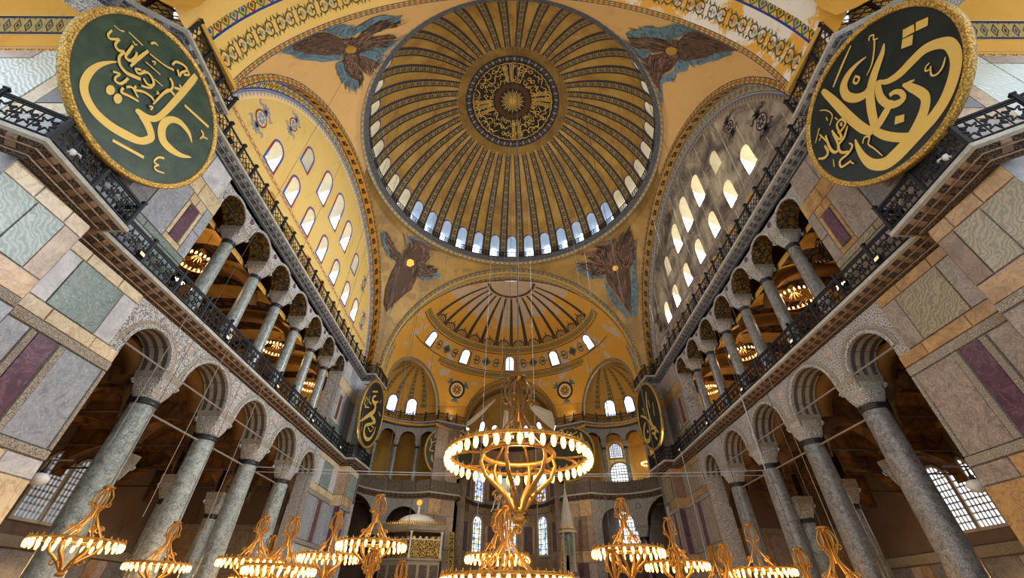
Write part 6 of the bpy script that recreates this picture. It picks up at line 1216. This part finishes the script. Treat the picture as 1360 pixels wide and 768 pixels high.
for s in (-1, 1): m = MB(); m.grid([[(s*.2+.12*u, -.74+.04*sin(u*9), z) for u in (-1, -.5, 0, .5, 1)] for z in (6.4, 7.4, 8.3)]); m.build('green_hanging', MT['verdigris'], mb_)
for i in range(12): m = MB(); m.box(-.75, .75, -.95-.42*(i+1), -.95-.42*i, 0, 4.6-.36*i); m.build('stair', MT['stone_pale'], mb_)
# ---------------------------------------------------------------- gilt screens flanking the apse, small discs on the apse wall, hanging lamp
for x, y, tl, lab in ((-6.65, 29.9, .06, 'narrow gilt lattice screen standing at the left apse corner'), (6.05, 29.9, -.1, 'narrow gilt lattice screen standing at the right apse corner')):
    g_ = empty('gilt_screen', (x, y, 0), 0, lab, 'screen', 'gilt screens beside the apse'); h = 9.3 if x < 0 else 11.2
    for z0, z1, k in ((.0, 7.4, 0), (7.5, h, 1)):
        sh = tl*(z0-4); s2 = tl*(z1-4); m = MB(); m.hexa([(-.26-sh, -.06, z0), (.26-sh, -.06, z0), (.26-sh, .06, z0), (-.26-sh, .06, z0), (-.26-s2, -.06, z1), (.26-s2, -.06, z1), (.26-s2, .06, z1), (-.26-s2, .06, z1)]); m.build('lattice_leaf', MT['gilt_lattice'], g_)
        for s in (-1, 1): m = MB(); m.tube([(s*.27-sh, -.06, z0), (s*.27-s2, -.06, z1)], .05, 5); m.build('gilt_stile', MT['gilt'], g_)
for az, lab in ((-24, 'inner left'), (21, 'inner right'), (-72, 'outer left'), (68, 'outer right')):
    A = radians(az); e = empty('apse_disc', (6.3*sin(A), 35.5+6.3*cos(A), 13.35), 0, 'small green disc with a gilt rim on the apse wall, '+lab, 'disc', 'small discs on the apse wall'); e.rotation_euler = Vector((-sin(A), -cos(A), 0)).to_track_quat('Z', 'Y').to_euler()
    m = MB(); m.lathe([(.01, .04), (.42, .04)], 20); m.build('disc_face', MT['board_green'], e); m = MB(); m.lathe([(.42, 0), (.42, .08), (.52, .1), (.54, 0)], 24); m.build('disc_rim', MT['gilt'], e)
    m = MB(); ribbon(m, smooth([(-.25, .1, .06), (-.1, -.12, .08), (.1, -.1, .08), (.22, .15, .05)]), lambda u, v: (u, v, .06)); ribbon(m, [(.02, .28, .05), (.0, -.05, .07)], lambda u, v: (u, v, .06)); m.build('letter_stroke', MT['gilt_letters'], e)
e = empty('hanging_lamp', (-.6, 20, 0), 0, 'dark bulbous hanging lamp with glass globes before the apse', 'lamp')
m = MB(); m.lathe([(.02, 14.3), (.2, 14.1), (.62, 13.7), (.66, 13.5), (.3, 13.2), (.1, 13.0)], 16); m.build('upper_bowl', MT['lead_dark'], e, True)
m = MB(); m.lathe([(.1, 13.0), (.35, 12.7), (.6, 12.4), (.5, 12.1), (.7, 11.9), (.3, 11.6), (.05, 11.5)], 16); m.build('lower_bowl', MT['white_paint'], e, True)
for k in range(6): a = pi*k/3; m = MB(); m.tube([(.2*cos(a), .2*sin(a), 11.6), (.9*cos(a), .9*sin(a), 11.0), (1.1*cos(a), 1.1*sin(a), 10.2), (1.3*cos(a), 1.3*sin(a), 9.8)], .05, 5); m.build('branch', MT['white_paint'], e)
m = MB(); m.tube([(0, 0, 14.2), (0, 0, 39.0)], .02, 4); m.build('hanging_cable', MT['wire_dark'], e)
# ---------------------------------------------------------------- cloths hung in the apse arch
def cloth(name, label, A, B, C, D, y, dy):
    """quad cloth between four (x, z) corners with soft folds"""
    m = MB(); n = 14; R = []
    for i in range(n+1):
        t = i/n; row = []
        for j in range(n+1):
            s = j/n; x = (A[0]*(1-t)+D[0]*t)*(1-s)+(B[0]*(1-t)+C[0]*t)*s; z = (A[1]*(1-t)+D[1]*t)*(1-s)+(B[1]*(1-t)+C[1]*t)*s; row.append((x, y+dy*s+.08*sin(14*t+2*s), z-.25*sin(pi*s)*t))
        R.append(row)
    m.grid(R); m.grid([[(a, b+.03, c) for a, b, c in r] for r in R]); o = m.build(name, MT['cloth_white'], smooth=True); tag(o, label, 'cloth', 'cloths hung in the apse arch')
cloth('hanging_cloth', 'narrow white cloth strip stretched at the left of the apse arch', (-2.4, 27.9), (-6.95, 23.7), (-6.65, 23.1), (-2.45, 27.6), 33.6, -.3)
cloth('hanging_cloth', 'broad white cloth swagged at the right of the apse arch', (3.0, 27.2), (7.0, 25.5), (6.4, 22.9), (3.0, 26.4), 33.6, -.3)
cloth('hanging_cloth', 'white cloth hanging at the middle of the apse, wider one', (-.95, 26.5), (-.3, 26.3), (-.45, 22.0), (-1.5, 21.6), 34.6, 0)
cloth('hanging_cloth', 'white cloth hanging at the middle of the apse, thinner one', (0, 25.7), (.42, 25.5), (.36, 22.2), (.02, 22.2), 34.6, 0)
# ---------------------------------------------------------------- wires, conduits, tie bars, lamps and cameras
def wire(label, pts, r, mt, sag=0., name='wire', cat='wire', group=None):
    m = MB(); P = []
    for (a, b) in zip(pts, pts[1:]):
        for i in range(12):
            t = i/12; q = Vector(a).lerp(Vector(b), t); q.z -= sag*4*t*(1-t); P.append(q)
    P.append(Vector(pts[-1])); m.tube(P, r, 5); o = m.build(name, MT[mt]); tag(o, label, cat, group)
wire('pale wire stretched across the nave between the third columns', [(-17.2, 2.35, 9.35), (17.2, 2.35, 9.35)], .022, 'wire', .35)
wire('second thinner wire across the nave beside the third columns', [(-17.2, 2.2, 9.0), (17.2, 2.2, 9.0)], .015, 'wire', .15)
wire('wire across the nave between the first exedra and the apse', [(-15.8, 20.5, 21.5), (15.8, 20.5, 22.5)], .018, 'wire_dark', .8)
wire('white conduit hanging from the right gallery cornice before the third column', [(16.3, .3, 13.9), (16.3, .6, 8.9), (17.1, 2.2, 8.8)], .035, 'wire', 0, 'conduit', 'conduit')
wire('white conduit hanging from the right gallery cornice near the far pier', [(16.3, 13.15, 13.9), (16.3, 13.2, 5.0)], .03, 'wire', 0, 'conduit', 'conduit')
for k, (x, y, z0, z1, lab) in enumerate(((-16.4, -9.6, 7.0, 13.62, 'rod hanging from the left gallery cornice before the first arch'), (-16.4, -6.0, 5.0, 13.62, 'cord hanging from the left gallery cornice before the second arch'), (-16.4, -1.5, 4.0, 13.62, 'cord hanging from the left gallery cornice before the third arch'), (16.4, -3.2, 4.5, 13.62, 'cord hanging from the right gallery cornice before the second arch'), (2.0, 5, 6, 54.35, 'long thin cord hanging from the dome right of the great chandelier'), (-2.3, 7, 6, 53.5, 'long thin cord hanging from the dome left of the great chandelier'))): wire(lab, [(x, y, z0), (x, y, z1)], .018 if k < 4 else .011, 'rope' if k < 4 else 'wire', 0, 'cord', 'cord')
for sx, nm, lr in SIDES:
    for a, b in zip(LOW_COLS, LOW_COLS[1:]):
        m = MB(); m.tube([(-17.7*sx, a, 9.3), (-17.7*sx, b, 9.3)], .05, 5); m.build('tie_rod', MT['tie_rod'], WALL[nm])
    for y in LOW_COLS+[-11.0]: m = MB(); m.tube([(-18.2*sx, y, 9.2), (-30.4*sx, y, 9.2)], .06, 5); m.build('tie_rod', MT['iron_rust'], WALL[nm])
    g_ = empty('globe_lamp', (-18.6*sx, -9.35, 5.75), 0, 'white globe lamp on a bar in the %s aisle' % lr, 'lamp', 'globe lamps')
    m = MB(); m.lathe([(.01, -.26), (.2, -.2), (.33, -.02), (.3, .1), (.2, .2), (.01, .24)], 18); m.build('globe', MT['white_paint'], g_, True); m = MB(); m.lathe([(.06, .2), (.12, .26), (.05, .4), (.03, .7)], 10); m.build('lamp_cap', MT['lead_dark'], g_); m = MB(); m.tube([(-.9, 0, .72), (.9, 0, .72)], .04, 5); m.build('lamp_bar', MT['tie_rod'], g_)
    for k, (y, z) in enumerate(((-9.4, 16.1), (-8.9, 16.15))):
        f_ = empty('spotlight', (-18.5*sx, y, z), 0, 'small lit spotlight in the %s gallery behind the railing, %s of two' % (lr, ('first', 'second')[k]), 'spotlight', 'gallery spotlights'); m = MB(); m.lathe([(.01, .05), (.11, .04), (.12, 0), (.1, -.06)], 12); o = m.build('lens', MT['flood_glow'], f_); o.rotation_euler = (0, pi/2*sx, 0)
        m = MB(); m.lathe([(.13, .06), (.15, .05), (.14, -.2), (.06, -.3)], 12); o = m.build('housing', MT['iron'], f_); o.rotation_euler = (0, pi/2*sx, 0); m = MB(); m.tube([(-.05*sx, 0, 0), (-.05*sx, 0, -(z-Z1)+.02)], .03, 5); m.build('stand', MT['iron'], f_)
    c_ = empty('security_camera', (-15.2*sx, -18.6, 14.15), 0, 'white dome camera fixed to the near %s railing' % lr, 'camera', 'railing cameras')
    m = MB(); m.lathe([(.0, .12), (.1, .1), (.12, 0), (.1, -.06), (.0, -.14)], 14); m.build('camera_dome', MT['white_paint'], c_, True); m = MB(); m.tube([(0, 0, .1), (0, .25, .16), (-.1*sx, .35, .1)], .035, 6); m.build('camera_arm', MT['white_paint'], c_)
# ---------------------------------------------------------------- corner of a marble tribune at the lower left
tb = empty('marble_tribune', (-11.9, -17.95, -.35), 0, 'corner of a pale gilded marble tribune at the lower left edge', 'tribune')
m = MB(); m.box(-2.2, 1.0, -1.0, 1.6, 3.0, 3.14); m.box(-2.1, .9, -.9, 1.5, 2.86, 3.0); m.box(-2.0, .8, -.8, 1.4, 2.62, 2.86); m.build('top_cornice', MT['marble_cream'], tb)
m = MB(); m.box(-1.9, .7, -.7, 1.3, 2.2, 2.62); m.build('carved_frieze', MT['frieze_carved'], tb)
for x, y in ((-1.7, -.5), (.5, -.5), (-1.7, 1.1), (.5, 1.1)): m = MB(); m.lathe([(.2, .35), (.2, .5), (.12, .57), (.11, 1.95), (.2, 2.1), (.2, 2.2)], 12, (x, y, 0)); m.build('pillar', MT['marble_white'], tb)

# ---------------------------------------------------------------- housings made up for the added fill spots on the cornice edges
hm = MB(); hm.box(-.13, .02, -.16, .16, -.12, .12); hm.box(-.2, -.13, -.1, .1, -.08, .08); h_me = hm.mesh('housing', MT['iron'])
ln = MB(); ln.face([(.025, -.13, -.09), (.025, .13, -.09), (.025, .13, .09), (.025, -.13, .09)]); l_me = ln.mesh('lens', MT['added_flood_lens'])
yk = MB(); yk.tube([(-.05, -.19, 0), (-.05, -.19, -.2), (-.05, .19, -.2), (-.05, .19, 0)], .02, 5); yk.tube([(-.05, 0, -.2), (-.05, 0, -.4)], .025, 5); y_me = yk.mesh('yoke', MT['iron'])
def flood(loc, aim, label, grp):
    e = empty('added_floodlight', loc, 0, label, 'added_floodlight', grp); d = Vector(aim)-Vector(loc); a = atan2(d.y, d.x); el = atan2(d.z, hypot(d.x, d.y)); e.rotation_euler = (0, 0, a)
    for n_, me_ in (('housing', h_me), ('lens', l_me)): o = put(n_, me_, e); o.rotation_euler = (0, -el, 0)
    put('yoke', y_me, e)
for sx, nm, lr in SIDES:
    for k, y in enumerate((-13.5, -6.5, 0, 6.5, 13.5)):
        flood((-16.34*sx, y, 23.28), (5*sx, y*.55, 44), 'small black fill lamp added on the %s upper cornice, %s from the near pier' % (lr, ORD[k]), 'added cornice floodlights'); flood((-16.34*sx, y, 14.11), (17*sx, y*.9, 22), 'small black fill lamp added on the %s gallery cornice, %s from the near pier' % (lr, ORD[k]), 'added cornice floodlights')
    flood((-15.2*sx, 17.4, 14.1), (6*sx, 33, 11), 'small black fill lamp added on the far %s pier cornice' % lr, 'added cornice floodlights'); flood((-8.75*sx, 30.5, 23.25), (-5*sx, 27, 38), 'small black fill lamp added on the cornice at the %s apse corner' % lr, 'added cornice floodlights')
